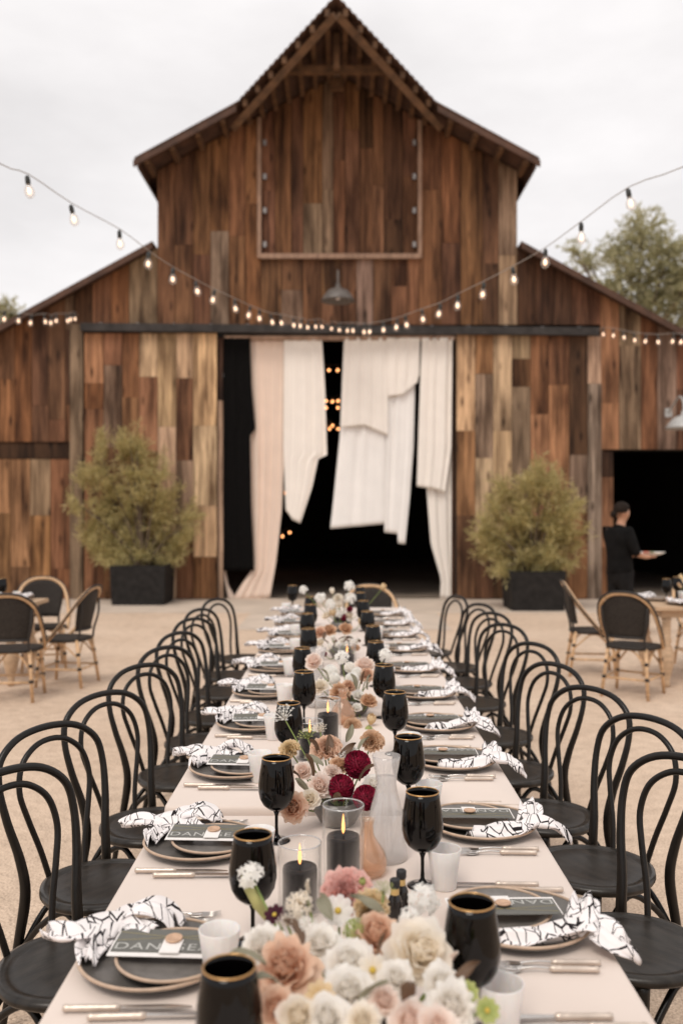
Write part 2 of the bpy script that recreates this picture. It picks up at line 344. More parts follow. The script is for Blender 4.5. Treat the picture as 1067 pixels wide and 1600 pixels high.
# ------------------------------------------------------------------ ground
gm = MB().add([(-400,-200,0),(400,-200,0),(400,600,0),(-400,600,0)], [(0,1,2,3)])
struct(gm.build('ground', 'ground', smooth=False))
struct(MB().box(-9, 9, 14.85, 17.3, -.05, .018).build('concrete_apron', 'concrete', smooth=False))
struct(MB().box(-1.45, 1.52, 12.75, 14.84, -.05, .012).build('concrete_path', 'concrete', smooth=False))

# ------------------------------------------------------------------ barn
WY = 17.2; K = WY/F; BX = -.083
def wx(px): return (px-CX)*K
def wz(py): return CAMZ+(CY-py)*K
barn = tag(empty('barn', (BX, WY, 0)), 'weathered brown board barn with raised centre roof and draped doorway', 'barn')
BINV = Matrix.Translation((-BX, -WY, 0))
def bpart(mb, name, m, parent=None, smooth=False):
    me = mb.mesh(name, m, smooth); me.transform(BINV); return link(name, me, parent or barn)
DARK = (.088,.042,.021); BROWN = (.192,.090,.044); RED = (.215,.095,.042); ORANGE = (.30,.15,.070); TAN = (.45,.30,.19); GREY = (.25,.163,.106); DEEP = (.05,.024,.013); MID = (.152,.072,.036)
brnd = random.Random(21)
NB = [0]
def board(x0, x1, zb, ztl, ztr, col, y=WY, th=.03, parent=None, gap=.011):
    y -= brnd.uniform(0, .012); a = x0+gap/2; b = x1-gap/2
    me = bpy.data.meshes.new('board')
    v = [(a,y,zb),(b,y,zb),(b,y+th,zb),(a,y+th,zb),(a,y,ztl),(b,y,ztr),(b,y+th,ztr),(a,y+th,ztl)]
    me.from_pydata(v, [], [(0,3,2,1),(4,5,6,7),(0,1,5,4),(1,2,6,5),(2,3,7,6),(3,0,4,7)]); me.transform(BINV)
    me.materials.append(MATS['board']); o = link('board', me, parent or barn)
    j = brnd.uniform(.82, 1.2); o.color = (col[0]*j, col[1]*j*brnd.uniform(.95,1.06), col[2]*j*brnd.uniform(.9,1.12), 1); NB[0] += 1
    return o
def roof_main(x): return 9.81-.537*abs(x-BX)
def roof_wing(x): return 6.57-.545*(abs(x-BX)-3.33)
def wtop(x): return (roof_main(x)-.06) if abs(x-BX) < 3.40 else (roof_wing(x)-.05)
def fill(px0, px1, py_bot, pal, top=None, y=WY, wpx=(24,33), joints=(1.2,3.6), parent=None, roof=None):
    """boards between two photo columns, from py_bot up to py top or the roof line"""
    x = px0
    while x < px1-3:
        nx = x+brnd.uniform(*wpx)
        if px1-nx < 12: nx = px1
        X0, X1 = wx(x), wx(nx); zb = wz(py_bot)
        rl = {'main': lambda q: roof_main(q)-.06, 'wing': lambda q: roof_wing(q)-.05}.get(roof); tl, tr = (rl(X0), rl(X1)) if rl else (wz(top), wz(top))
        if roof == 'main' and X0 < BX < X1: tl = tr = min(tl, tr)
        tm = min(tl, tr); z = zb; first = True; base = brnd.choice(pal); pick = lambda: base if brnd.random() < .45 else brnd.choice(pal)
        while True:
            step = brnd.uniform(*joints)*(brnd.uniform(.3,1) if first else 1); first = False
            if z+step > tm-.5: board(X0, X1, z, tl, tr, pick(), y=y, parent=parent); break
            board(X0, X1, z, z+step, z+step, pick(), y=y, parent=parent); z += step+.004
        x = nx
UP = [BROWN, MID, BROWN, RED, MID, BROWN, MID, BROWN, GREY, RED]
HAY = [MID, DARK, MID, BROWN, DARK, BROWN, MID, BROWN, GREY]
fill(246, 408, 507, UP, roof='main', wpx=(26,36), joints=(1.5,5))
fill(655, 779, 507, [BROWN, RED, MID, BROWN, DARK, MID], roof='main', wpx=(26,36), joints=(1.5,5))
fill(779, 808, 507, [GREY], roof='main', wpx=(28,30), joints=(2,4))
fill(408, 655, 507, [MID, BROWN, RED, MID, GREY], top=404, wpx=(24,34))
hay = bpart(MB().box(wx(408)+.01, wx(655)-.01, WY+.05, WY+.08, wz(399), wz(150)), 'hay_door', 'dark_wood')
fill(408, 655, 399, HAY, roof='main', wpx=(16,30), joints=(1.2,3.2), y=WY+.025, parent=hay)
fill(-160, 116, 690, [RED, BROWN, DARK, GREY, RED, MID], roof='wing', wpx=(24,34), joints=(1,2.5))
fill(116, 246, 507, [BROWN, MID, DARK, BROWN, BROWN, RED, MID, GREY], roof='wing', wpx=(26,34))
fill(-160, 114, 936, [RED, ORANGE, BROWN, RED, GREY, ORANGE], top=717, wpx=(24,33), joints=(.8,2.4), y=WY+.04)
fill(808, 938, 507, [BROWN, MID, DARK, BROWN], roof='wing', wpx=(26,34))
fill(938, 1230, 702, [RED, BROWN, RED, MID, GREY, ORANGE], roof='wing', wpx=(24,34), joints=(1,2.8))
fill(1165, 1230, 936, [RED, BROWN], top=703)
fill(931, 959, 936, [BROWN], top=745, wpx=(28,29), y=WY+.03)
board(wx(931), wx(959), wz(744), wz(703), wz(703), DEEP, y=WY+.03)
board(wx(-160), wx(115), wz(716), wz(691), wz(691), DEEP, y=WY+.03)
# weathered corner posts beside the sliding doors
board(wx(110), wx(131), 0, wz(507), wz(507), GREY, y=WY-.05, th=.08)
board(wx(917), wx(939), 0, wz(600), wz(600), (.34,.25,.18), y=WY-.05, th=.08); board(wx(915), wx(938), wz(600)+.004, wz(526), wz(526), TAN, y=WY-.045, th=.08)
# sliding doors, column by column as in the photograph: (px0, px1, [(py_top, colour), ...])
def door(cols, name):
    dr = bpart(MB().box(wx(cols[0][0])+.01, wx(cols[-1][1])-.01, WY-.07, WY-.02, .03, wz(524)), name, 'dark_wood')
    for a, b, segs in cols:
        for i, (py, col) in enumerate(segs):
            zt_ = wz(py); zb_ = wz(segs[i+1][0])+.004 if i+1 < len(segs) else .035
            board(wx(a), wx(b), zb_, zt_, zt_, col, y=WY-.10, parent=dr)
    return dr
LT = (.52,.335,.20)
door([(134,164,[(522,ORANGE),(600,RED),(640,BROWN)]),(164,193,[(522,BROWN),(572,GREY),(700,MID),(830,BROWN)]),(193,219,[(522,RED),(622,ORANGE),(760,MID)]),
      (219,248,[(522,TAN),(590,ORANGE),(706,RED),(850,MID)]),(248,277,[(522,LT),(668,LT),(800,TAN)]),(277,303,[(522,TAN),(592,BROWN),(720,GREY),(840,BROWN)]),
      (303,340,[(522,LT),(666,TAN),(790,TAN),(870,BROWN)])], 'sliding_door')
door([(712,741,[(524,LT),(674,ORANGE),(806,MID)]),(741,769,[(524,ORANGE),(585,GREY),(716,TAN),(850,MID)]),(769,798,[(524,TAN),(674,TAN),(780,TAN),(850,DARK)]),
      (798,827,[(524,GREY),(562,MID),(605,GREY),(780,BROWN)]),(827,855,[(524,RED),(648,ORANGE),(770,BROWN)]),(855,887,[(524,BROWN),(602,ORANGE),(752,BROWN)]),
      (887,916,[(524,DARK),(711,GREY),(800,BROWN)])], 'sliding_door')
# jamb strips of the doorway
board(wx(340.5), wx(349), .02, wz(626), wz(626), TAN, y=WY-.02, th=.06); board(wx(340.5), wx(349), wz(626)+.004, wz(528), wz(528), DEEP, y=WY-.02, th=.06)
board(wx(704.5), wx(711.5), .02, wz(528), wz(528), BROWN, y=WY+.18, th=.06)
bpart(MB().box(wx(349.5), wx(711), WY+.02, WY+.10, wz(531), wz(524)), 'lintel', 'trim')
# backing walls, side walls and interior shell
B0, B1 = WY+.11, WY+.19
XL, XR = wx(-160), wx(1230); CL, CR = wx(247), wx(807)
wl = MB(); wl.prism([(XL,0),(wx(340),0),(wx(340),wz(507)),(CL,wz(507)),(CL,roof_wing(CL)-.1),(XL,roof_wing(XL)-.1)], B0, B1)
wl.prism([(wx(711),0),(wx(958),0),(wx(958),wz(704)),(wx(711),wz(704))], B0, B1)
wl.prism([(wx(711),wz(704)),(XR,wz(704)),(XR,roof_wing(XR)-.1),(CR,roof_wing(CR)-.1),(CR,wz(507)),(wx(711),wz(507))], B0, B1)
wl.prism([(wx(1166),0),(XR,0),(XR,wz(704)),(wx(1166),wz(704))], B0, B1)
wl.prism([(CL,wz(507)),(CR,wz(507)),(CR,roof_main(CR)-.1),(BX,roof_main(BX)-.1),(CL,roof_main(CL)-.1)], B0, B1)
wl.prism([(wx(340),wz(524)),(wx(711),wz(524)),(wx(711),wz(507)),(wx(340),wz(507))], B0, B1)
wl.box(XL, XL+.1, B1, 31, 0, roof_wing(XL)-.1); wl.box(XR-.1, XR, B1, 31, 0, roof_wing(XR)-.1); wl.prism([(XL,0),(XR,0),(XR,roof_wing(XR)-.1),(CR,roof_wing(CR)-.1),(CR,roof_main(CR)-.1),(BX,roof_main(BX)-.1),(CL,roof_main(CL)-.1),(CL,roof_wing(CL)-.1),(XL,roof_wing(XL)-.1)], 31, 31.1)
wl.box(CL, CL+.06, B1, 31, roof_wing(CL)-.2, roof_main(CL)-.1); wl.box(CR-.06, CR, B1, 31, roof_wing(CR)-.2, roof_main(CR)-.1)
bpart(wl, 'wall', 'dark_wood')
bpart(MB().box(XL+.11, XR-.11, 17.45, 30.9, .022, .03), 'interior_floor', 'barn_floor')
# roofs: the hood runs forward to a point over the hay door
HY, EY, HX = 14.68, 16.4, 1.78
def corr(y): return .014*math.sin(2*PI*y/.088)
for s in (-1, 1):
    r = MB(); ys = [HY+i*.011 for i in range(int((17.6-HY)/.011)+1)]+[31.2]
    rows = []
    for y in ys:
        x_lim = 3.58 if y >= EY else HX*(y-HY)/(EY-HY)+.001
        c = corr(y); rows.append([(BX+s*x, y, 9.81-.537*x+c+.02) for x in (0, x_lim*.5, x_lim)])
    vs = [p for row in rows for p in row]+[(x,y,z-.03) for row in rows for x,y,z in row]; n = len(rows)*3; fs = []
    for i in range(len(rows)-1):
        for k in range(2):
            a = i*3+k; fs += [(a,a+1,a+4,a+3), (n+a+3,n+a+4,n+a+1,n+a)]
        fs.append((i*3+2, n+i*3+2, n+i*3+5, i*3+5))
    fs += [(0,n,n+1,1),(1,n+1,n+2,2)]
    r.add(vs, fs); rf = bpart(r, 'roof', 'rust_roof')
    # eave edge board along the verge, soffit boards, verge beams
    e = MB(); e.add([(BX+s*HX,EY,9.81-.537*HX-.02),(BX+s*3.6,EY,9.81-.537*3.6-.02),(BX+s*3.6,EY,9.81-.537*3.6-.13),(BX+s*HX,EY,9.81-.537*HX-.13),
        (BX+s*HX,EY+.05,9.81-.537*HX-.02),(BX+s*3.6,EY+.05,9.81-.537*3.6-.02),(BX+s*3.6,EY+.05,9.81-.537*3.6-.13),(BX+s*HX,EY+.05,9.81-.537*HX-.13)],
        [(0,1,2,3),(7,6,5,4),(0,4,5,1),(3,2,6,7),(1,5,6,2),(0,3,7,4)]); bpart(e, 'verge_board', 'rust_roof', rf)
    e = MB(); e.box(BX+s*3.52-.02, BX+s*3.52+.02, EY+.06, 31, 9.81-.537*3.56-.16, 9.81-.537*3.56-.04); bpart(e, 'eave_board', 'rust_roof', rf)
    bpart(MB().tube([(BX+s*.02, HY+.16, 9.58), (BX+s*(HX+.08), EY+.35, 9.81-.537*(HX+.08)-.24)], .085, 4), 'hood_beam', 'beam', rf)
    for i in range(7):
        t = (i+.6)/7; y = HY+(EY-HY)*t; x = HX*t*.96
        bpart(MB().box(BX+s*x-.04, BX+s*x+.04, y+.02, 17.15, 9.81-.537*x-.16, 9.81-.537*x-.04), 'purlin', 'beam', rf)
    for i in range(4):
        x = HX+.25+i*.45; bpart(MB().box(BX+s*x-.04, BX+s*x+.04, EY+.06, 17.15, 9.81-.537*x-.17, 9.81-.537*x-.05), 'purlin', 'beam', rf)
    # wing roof
    q = MB(); f = lambda x: 6.57-.545*(x-3.33)
    x0, x1 = 3.36, 9.2; y0, y1 = 16.9, 31.2
    q.add([(BX+s*x0,y0,f(x0)+.02),(BX+s*x1,y0,f(x1)+.02),(BX+s*x1,y1,f(x1)+.02),(BX+s*x0,y1,f(x0)+.02),(BX+s*x0,y0,f(x0)-.03),(BX+s*x1,y0,f(x1)-.03),(BX+s*x1,y1,f(x1)-.03),(BX+s*x0,y1,f(x0)-.03)],
          [(0,1,2,3),(7,6,5,4),(0,4,5,1),(1,5,6,2),(2,6,7,3),(3,7,4,0)]); wr = bpart(q, 'wing_roof', 'rust_roof')
    e = MB(); e.add([(BX+s*x0,y0-.04,f(x0)-.0),(BX+s*x1,y0-.04,f(x1)-.0),(BX+s*x1,y0-.04,f(x1)-.12),(BX+s*x0,y0-.04,f(x0)-.12),(BX+s*x0,y0-.004,f(x0)-.0),(BX+s*x1,y0-.004,f(x1)-.0),(BX+s*x1,y0-.004,f(x1)-.12),(BX+s*x0,y0-.004,f(x0)-.12)],
        [(0,1,2,3),(7,6,5,4),(0,4,5,1),(3,2,6,7),(1,5,6,2),(0,3,7,4)]); bpart(e, 'verge_board', 'rust_roof', wr)
hb = bpart(MB().box(BX-1.02, BX+1.02, 15.95, 16.07, 9.20, 9.32), 'hood_collar', 'beam')
bpart(MB().box(BX-.05, BX+.05, 15.6, 15.7, 9.1, 9.70), 'king_post', 'beam', hb)
bpart(MB().box(BX-.13, BX+.13, 17.02, 17.14, wz(145), wz(96)), 'hoist_block', 'beam', hb)
bpart(MB().lathe([(.0,-.06),(.06,-.06),(.06,.06),(0,.06)], 12, (BX, 17.0, wz(120))), 'pulley', 'bolt', hb)
# hay door frame
for px in (405.5, 655.5):
    bpart(MB().box(wx(px)-.035, wx(px)+.035, WY-.075, WY-.015, wz(404), min(wz(152), wtop(wx(px))-.05)), 'frame_rail', 'trim', hay)
    sgn = 1 if px < 500 else -1
    for k in range(5):
        z = wz(170+k*53); bpart(MB().box(wx(px)+sgn*.10-.03, wx(px)+sgn*.10+.03, WY-.04, WY+.01, z-.05, z+.05), 'hinge_plate', 'bolt', hay)
bpart(MB().box(wx(408)+.0, wx(654), WY-.09, WY-.015, wz(405), wz(397.5)), 'frame_rail', 'trim', hay)
# sliding door track, a long steel box that drops slightly to one side
tk = MB(); xa, xb = wx(123)*.98, wx(939)*.98
tk.add([(xa,WY-.24,wz(520)),(xb,WY-.24,wz(527)),(xb,WY-.13,wz(527)),(xa,WY-.13,wz(520)),(xa,WY-.24,wz(508)),(xb,WY-.24,wz(515)),(xb,WY-.13,wz(515)),(xa,WY-.13,wz(508))],
       [(0,3,2,1),(4,5,6,7),(0,1,5,4),(1,2,6,5),(2,3,7,6),(3,0,4,7)]); trk = bpart(tk, 'door_track', 'steel_track')
for i in range(14):
    x = xa+(xb-xa)*(i+.5)/14; z = wz(508)+(wz(515)-wz(508))*(i+.5)/14
    bpart(MB().box(x-.03, x+.03, WY-.13, WY-.02, z-.06, z+.03), 'bracket', 'bolt', trk)

# gooseneck lamps on the facade
def barn_lamp(px, py, Y, m, label, r=.285):
    p = P(px, py, Y); o = tag(empty('barn_lamp', p), label, 'lamp')
    prof = [(.035,.25),(.045,.18),(.09,.165),(.17,.13),(.235,.06),(r,-.03),(r+.012,-.06),(r-.004,-.06),(.22,.04),(.15,.11),(.05,.14)]
    MB().lathe(prof, 28).build('shade', m, o)
    a = catmull([(0,0,.18),(0,.02,.42),(0,.25,.52),(0,WY-Y-.06,.30)], 8); MB().tube(a, .02, 8).build('gooseneck', m, o)
    MB().lathe([(.0,-.03),(.03,-.03),(.045,.02),(.03,.08),(0,.08)], 14).build('bulb', 'frosted', o)
    MB().box(-.06, .06, WY-Y-.06, WY-Y-.005, .22, .38).build('wall_plate', m, o, smooth=False)
barn_lamp(528, 465, 16.3, 'lamp', 'dark dome barn lamp hung above the draped doorway')
barn_lamp(1068, 664, 16.4, 'lamp_pale', 'pale dome barn lamp above the dark side opening', .30)

# ------------------------------------------------------------------ drapes in the doorway
def drape(label, left, right, bottom, Y, m, folds, amp=.045, y0=528, seed=0):
    rr = random.Random(seed); ph = [rr.uniform(0, 6.28) for _ in range(4)]; folds *= .62; f2 = folds*rr.uniform(1.6, 2.3)
    nu, nv = int(folds*12)+8, 46; o = P(sum((left[0][1], right[0][1]))/2, y0, Y)
    def fn(u, v):
        yb = lerp_poly(bottom, u); y = y0+(yb-y0)*v
        uu = u+.012*math.sin(5*v+ph[0])*math.sin(PI*u)
        x = lerp_poly(left, y)+(lerp_poly(right, y)-lerp_poly(left, y))*uu
        q = P(x, y, Y); k = .55+.45*(1-abs(2*v-1))
        a_ = amp*.36; dr_ = .5*math.sin(1.7*v+ph[2])+.3*v*math.sin(ph[0]); g_ = 1+.5*math.sin(3.1*u+ph[3])
        q.y += a_*k*g_*(math.sin(2*PI*folds*u+ph[1]+dr_)+.55*math.sin(2*PI*f2*u+ph[3]-dr_*1.7)+.3*math.sin(2*PI*f2*.37*u+2*v+ph[0]))
        return q-o
    mb = MB().grid(fn, nu, nv); ob = mb.build('drape', m); ob.location = o
    md = ob.modifiers.new('thickness', 'SOLIDIFY'); md.thickness = .006
    return tag(ob, label, 'drape', 'cloth drapes hung in the doorway')
YD = 17.27
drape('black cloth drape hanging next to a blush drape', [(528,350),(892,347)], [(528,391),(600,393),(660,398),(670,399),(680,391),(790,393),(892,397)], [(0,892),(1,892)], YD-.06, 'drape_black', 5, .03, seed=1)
drape('blush drape reaching down to the concrete', [(528,389),(890,394),(912,378),(938,362)], [(528,448),(700,445),(800,440),(880,431),(938,421)], [(0,939),(.5,937),(1,934)], YD+.02, 'drape_blush', 6.5, .045, seed=2)
drape('blush drape tail swept behind the black drape', [(860,349),(900,349),(938,357)], [(860,356),(895,353),(915,357),(938,370)], [(0,939),(1,937)], YD+.10, 'drape_blush', 1.2, .02, y0=862, seed=12)
drape('ivory drape with a ragged slanted hem beside the blush drape', [(528,444),(700,443),(800,447)], [(528,503),(610,508),(711,511),(717,497),(760,488),(818,469)], [(0,798),(.4,812),(1,818)], YD-.03, 'drape_ivory', 6.5, .05, seed=3)
drape('wide white drape ending well above the doorway floor', [(528,537),(680,531),(770,522),(826,516)], [(528,606),(700,606),(822,604)], [(0,826),(.5,822),(1,818)], YD+.04, 'drape_white', 5, .03, seed=4)
drape('short white overlay drape on top of the wide white drape', [(528,538),(668,532)], [(528,606),(680,606)], [(0,668),(.5,664),(1,680)], YD-.04, 'drape_ivory', 6, .025, seed=5)
drape('narrow white drape with the lowest stepped hem', [(528,605),(700,604),(838,600)], [(528,648),(620,648),(700,646),(780,640),(850,633)], [(0,832),(.62,834),(.66,849),(1,850)], YD+.02, 'drape_white', 4, .03, seed=6)
drape('shortest ivory overlay drape above the stepped hem', [(528,604),(618,606)], [(528,656),(585,655),(600,651)], [(0,619),(.5,616),(1,598)], YD-.06, 'drape_ivory', 5, .025, seed=7)
drape('long ivory drape swept aside against the waiter side door', [(528,668),(760,666),(850,673),(905,689),(935,687)], [(528,706),(935,705)], [(0,936),(1,938)], YD+.05, 'drape_ivory', 4, .04, seed=8)
drape('ivory overlay drape on top of the swept aside drape', [(528,659),(640,655),(762,651)], [(528,707),(700,705),(770,695)], [(0,760),(.6,764),(1,770)], YD-.05, 'drape_ivory', 5, .04, seed=9)

# ------------------------------------------------------------------ string lights
bulb_me = MB().lathe([(.0,-.098),(.016,-.094),(.028,-.08),(.033,-.06),(.030,-.04),(.020,-.018),(.016,-.005)], 14).mesh('bulb', 'bulb_glass')
sock_me = MB().lathe([(.013,-.008),(.016,-.006),(.017,.025),(.015,.042),(.007,.052),(0,.055)], 10).mesh('socket', 'socket')
fil_me = MB().lathe([(0,-.075),(.011,-.068),(.014,-.052),(.010,-.034),(0,-.028)], 10).mesh('filament', 'filament')
filin_me = MB().lathe([(0,-.075),(.018,-.068),(.024,-.052),(.018,-.034),(0,-.028)], 10).mesh('filament', 'filament_in')
def string_light(pts, label, ext0=None, ext1=None, inside=False, size=1.12):
    """pts: positions of the bulb centres"""
    root = empty('string_light', pts[0]); tag(root, label, 'string light', 'festoon strings'); o0 = Vector(pts[0]); cab = []
    if ext0: cab += [Vector(e)-o0 for e in ext0]
    for p in pts:
        q = Vector(p)-o0+Vector((0,0,.055)); cab.append(q+Vector((0,0,.06*size)))
        b = link('bulb', bulb_me, root); b.location = q; b.rotation_euler = (rnd.uniform(-.2,.2), rnd.uniform(-.25,.25), 0); b.scale = (size,)*3
        link('socket', sock_me, b); link('filament', filin_me if inside else fil_me, b)
    if ext1: cab += [Vector(e)-o0 for e in ext1]
    MB().tube(catmull(cab, 3), .0038, 6).build('cable', 'cable', root)
lp = [(44,298),(113,342),(187,380),(232,412),(270,436),(307,455),(334,468),(367,482),(390,492),(405,497),(424,503),(439,504),(458,508),(470,509),(481,511),(493,510),(502,510)]
string_light([P(x, y, 6.6+.61*i) for i, (x, y) in enumerate(lp)], 'string of round bulbs running from above the taller shrub to the doorway', ext0=[P(-120,170,5.4), P(0,255,6.2)], ext1=[P(520,512,16.9)])
rp = [(983,318),(908,370),(852,409),(802,436),(755,459),(715,477),(687,490),(660,498),(634,507),(620,511),(599,515),(578,518),(569,518),(551,516),(543,516),(530,515),(519,513)]
string_light([P(x, y, 6.6+.61*i) for i, (x, y) in enumerate(rp)], 'string of round bulbs crossing the tree side of the roof', ext0=[P(1180,190,5.4), P(1067,260,6.1)], ext1=[P(508,508,16.9)])
l2 = [(7,498),(30,501),(49,504),(70,502),(80,504),(88,501),(105,501),(111,499),(117,498)]
string_light([P(x, y, 13.0+.42*i) for i, (x, y) in enumerate(l2)], 'short bulb string against the wing roof over the taller shrub', ext0=[P(-150,470,11), P(-30,492,12.6)], ext1=[P(123,493,16.85)])
l3 = [(1110,540),(1085,537),(1065,534),(1052,533),(1028,534),(1009,533),(991,531),(974,527),(958,524),(942,522)]
string_light([P(x, y, 13.0+.38*i) for i, (x, y) in enumerate(l3)], 'short bulb string against the wing roof over the waiter', ext0=[P(1230,520,11), P(1150,536,12.5)], ext1=[P(932,517,16.85)])
l4 = [(518,578),(524,578),(514,578),(528,578)]
inn = [[(500,575),(514,578),(528,578),(545,572)],[(498,622),(510,626),(520,627),(528,626),(548,620)],[(495,634),(509,637),(527,637),(550,632)],[(508,664),(520,665),(514,670),(528,670)],[(430,790),(439,777),(446,770)],[(428,845),(441,838),(452,832)]]
INL = ['highest', 'second', 'third', 'fourth', 'fifth', 'lowest']
for i, row in enumerate(inn):
    string_light([P(x, y, 21.5+.5*i) for x, y in row], INL[i]+' glowing bulb string inside the dark barn', inside=True, size=1.1)

# ------------------------------------------------------------------ planters, shrubs, trees
def planter(px0, px1, py0, py1, Y, label):
    x0 = (px0-CX)*Y/F; x1 = (px1-CX)*Y/F; h = CAMZ-(py0-CY)*Y/F; z0 = .018; wdt = x1-x0; cx = (x0+x1)/2
    o = tag(empty('planter', (cx, Y+wdt/2, z0)), label, 'planter'); t = .06; a = wdt/2; b = a*.94
    v = []
    for (s, z) in ((b,0),(a,h-z0),(a-t,h-z0),(a-t-.01,h-z0-.12)): v += [(-s,-s,z),(s,-s,z),(s,s,z),(-s,s,z)]
    f = [(3,2,1,0)]
    for k in range(3):
        for i in range(4): f.append((k*4+i, k*4+(i+1)%4, (k+1)*4+(i+1)%4, (k+1)*4+i))
    MB().add(v, f).build('box', 'planter', o, smooth=False)
    s = a-t-.012; MB().box(-s, s, -s, s, h-z0-.16, h-z0-.11).build('soil', 'soil', o, smooth=False)
    return Vector((cx, Y+wdt/2, h-.1))
def leafcloud(lobes, n, leaf, wdt, seed, per=10, up=.5, spread=.16, clump=0):
    r = random.Random(seed); mb = MB(); V = []; Fc = []
    tot = sum(q[1]**2 for q in lobes)
    for (c, rad, sq) in lobes:
        cl = []
        for _ in range(clump):
            d_ = Vector((r.gauss(0,1), r.gauss(0,1), r.gauss(0,1))).normalized(); cl.append(d_*r.uniform(.45,1.12))
        for _ in range(int(n*rad*rad/tot)):
            d_ = Vector((r.gauss(0,1), r.gauss(0,1), r.gauss(0,1))).normalized(); q = r.random()**.42
            q *= .86+.28*mnoise.noise(d_*2.2+Vector(c))
            if cl: k_ = r.choice(cl); dd_ = k_+d_*q*.36; d_ = k_.normalized()
            else: dd_ = d_*q
            p = Vector(c)+Vector((dd_.x*rad, dd_.y*rad*.9, dd_.z*rad*sq))
            ax = (d_+Vector((0,0,up))+Vector((r.gauss(0,.4), r.gauss(0,.4), r.gauss(0,.4)))).normalized()
            for k in range(per):
                b = p+ax*r.uniform(-spread, spread)
                dr = (ax*.8+Vector((r.gauss(0,.6), r.gauss(0,.6), r.gauss(0,.6)))).normalized()
                sd = dr.cross(Vector((r.gauss(0,1), r.gauss(0,1), r.gauss(0,1)))).normalized()
                ln = leaf*r.uniform(.6,1.3); ww = wdt*r.uniform(.7,1.3); o = len(V)
                V += [b, b+dr*ln*.5+sd*ww, b+dr*ln, b+dr*ln*.5-sd*ww]; Fc.append((o,o+1,o+2,o+3))
    mb.add(V, Fc); return mb
def shrub(base, lobes_px, Y, seed, label, n):
    o = tag(empty('shrub', base), label, 'shrub', 'shrubs in black planters')
    lob = []
    for (x, y, rp, sq) in lobes_px:
        c = P(x, y, Y)-base; c.y = random.Random(seed+int(x)).uniform(-.25,.25); lob.append((c, rp*Y/F*.9, sq))
    leafcloud(lob, n, .13, .008, seed, per=10, up=.7, spread=.20, clump=9).build('foliage', 'shrub_leaf', o, smooth=False)
    for i, (c, rad, sq) in enumerate(lob):
        e = c; st = Vector((0,0,0)); mid = (st+e)*.5+Vector((0,0,.12))
        MB().tube(catmull([st, mid, e], 5), [.03-.02*k/10 for k in range(11)], 6).build('stem', 'stem_wood', o)
b1 = planter(171, 258, 884, 948, 15.97, 'black square planter holding the taller shrub')
shrub(b1, [(158,715,30,1.15),(188,705,26,1.2),(222,735,34,1.1),(165,765,40,1.0),(225,785,46,1.0),(262,800,34,1.0),(148,805,34,1.0),(185,825,44,1.0),(140,850,26,1),(272,845,28,1.0),(235,855,38,.9),(172,868,34,.9),(205,892,22,.8),(262,872,24,.8),(252,745,16,1.3),(205,690,14,1.3),(128,790,16,1.1),(288,822,14,1.2),(215,695,12,1.4)], b1.y, 3, 'tall olive green feathery shrub in a black planter beside the black drape', 2000)
b2 = planter(798, 885, 893, 957, 15.05, 'black square planter holding the rounder shrub')
shrub(b2, [(840,765,30,1.1),(808,770,26,1.1),(868,790,30,1),(785,800,30,1),(832,810,42,1),(880,830,26,1.1),(770,835,26,1),(805,850,38,.95),(858,855,38,.95),(762,862,18,.9),(828,885,34,.8),(790,885,24,.8),(872,880,22,.8),(860,750,14,1.3),(822,748,12,1.4),(752,825,12,1.2),(896,848,12,1.2)], b2.y, 5, 'rounder olive green feathery shrub in a black planter beside the waiter', 1800)
def tree(base, lobes, label, n, seed):
    o = tag(empty('tree', base), label, 'tree', 'trees behind the barn'); b = Vector(base)
    lob = [(Vector(c)-b, r_, s) for c, r_, s in lobes]
    leafcloud(lob, n, .26, .035, seed, per=9, up=.1, spread=.35).build('crown', 'tree_leaf', o, smooth=False)
    top = sum((l[0] for l in lob), Vector())/len(lob)
    MB().tube(catmull([(0,0,0),(.2,0,top.z*.35),(top.x*.6,0,top.z*.8)], 6), [.32-.2*k/12 for k in range(13)], 10).build('trunk', 'bark', o)
    for c, r_, s in lob:
        MB().tube(catmull([(top.x*.5,0,top.z*.62),(c+Vector((top.x*.5,0,top.z*.62)))*.5+Vector((0,0,.4)),c], 5), [.13-.1*k/10 for k in range(11)], 7).build('limb', 'bark', o)
def tl(px, py, Y, rp, sq=1.): return (P(px, py, Y), rp*Y/F, sq)
tree((10.6,34,0), [tl(1003,365,34,40),tl(960,395,34.5,26),tl(1045,400,33.5,38),tl(985,430,34,46),tl(1040,455,34,46),tl(920,410,35,20),tl(900,395,35,16),tl(945,460,34,32),tl(1085,430,33,46),tl(1100,500,34,60),tl(1010,500,34,50)], 'airy olive green tree rising behind the wing roof over the waiter', 1500, 11)
tree((-14.6,40,0), [tl(4,480,40,16),tl(-30,500,40,40),tl(14,492,40,16),tl(-70,490,41,40),tl(38,495,40,8)], 'green treetop peeping over the wing roof beyond the taller shrub', 500, 12)

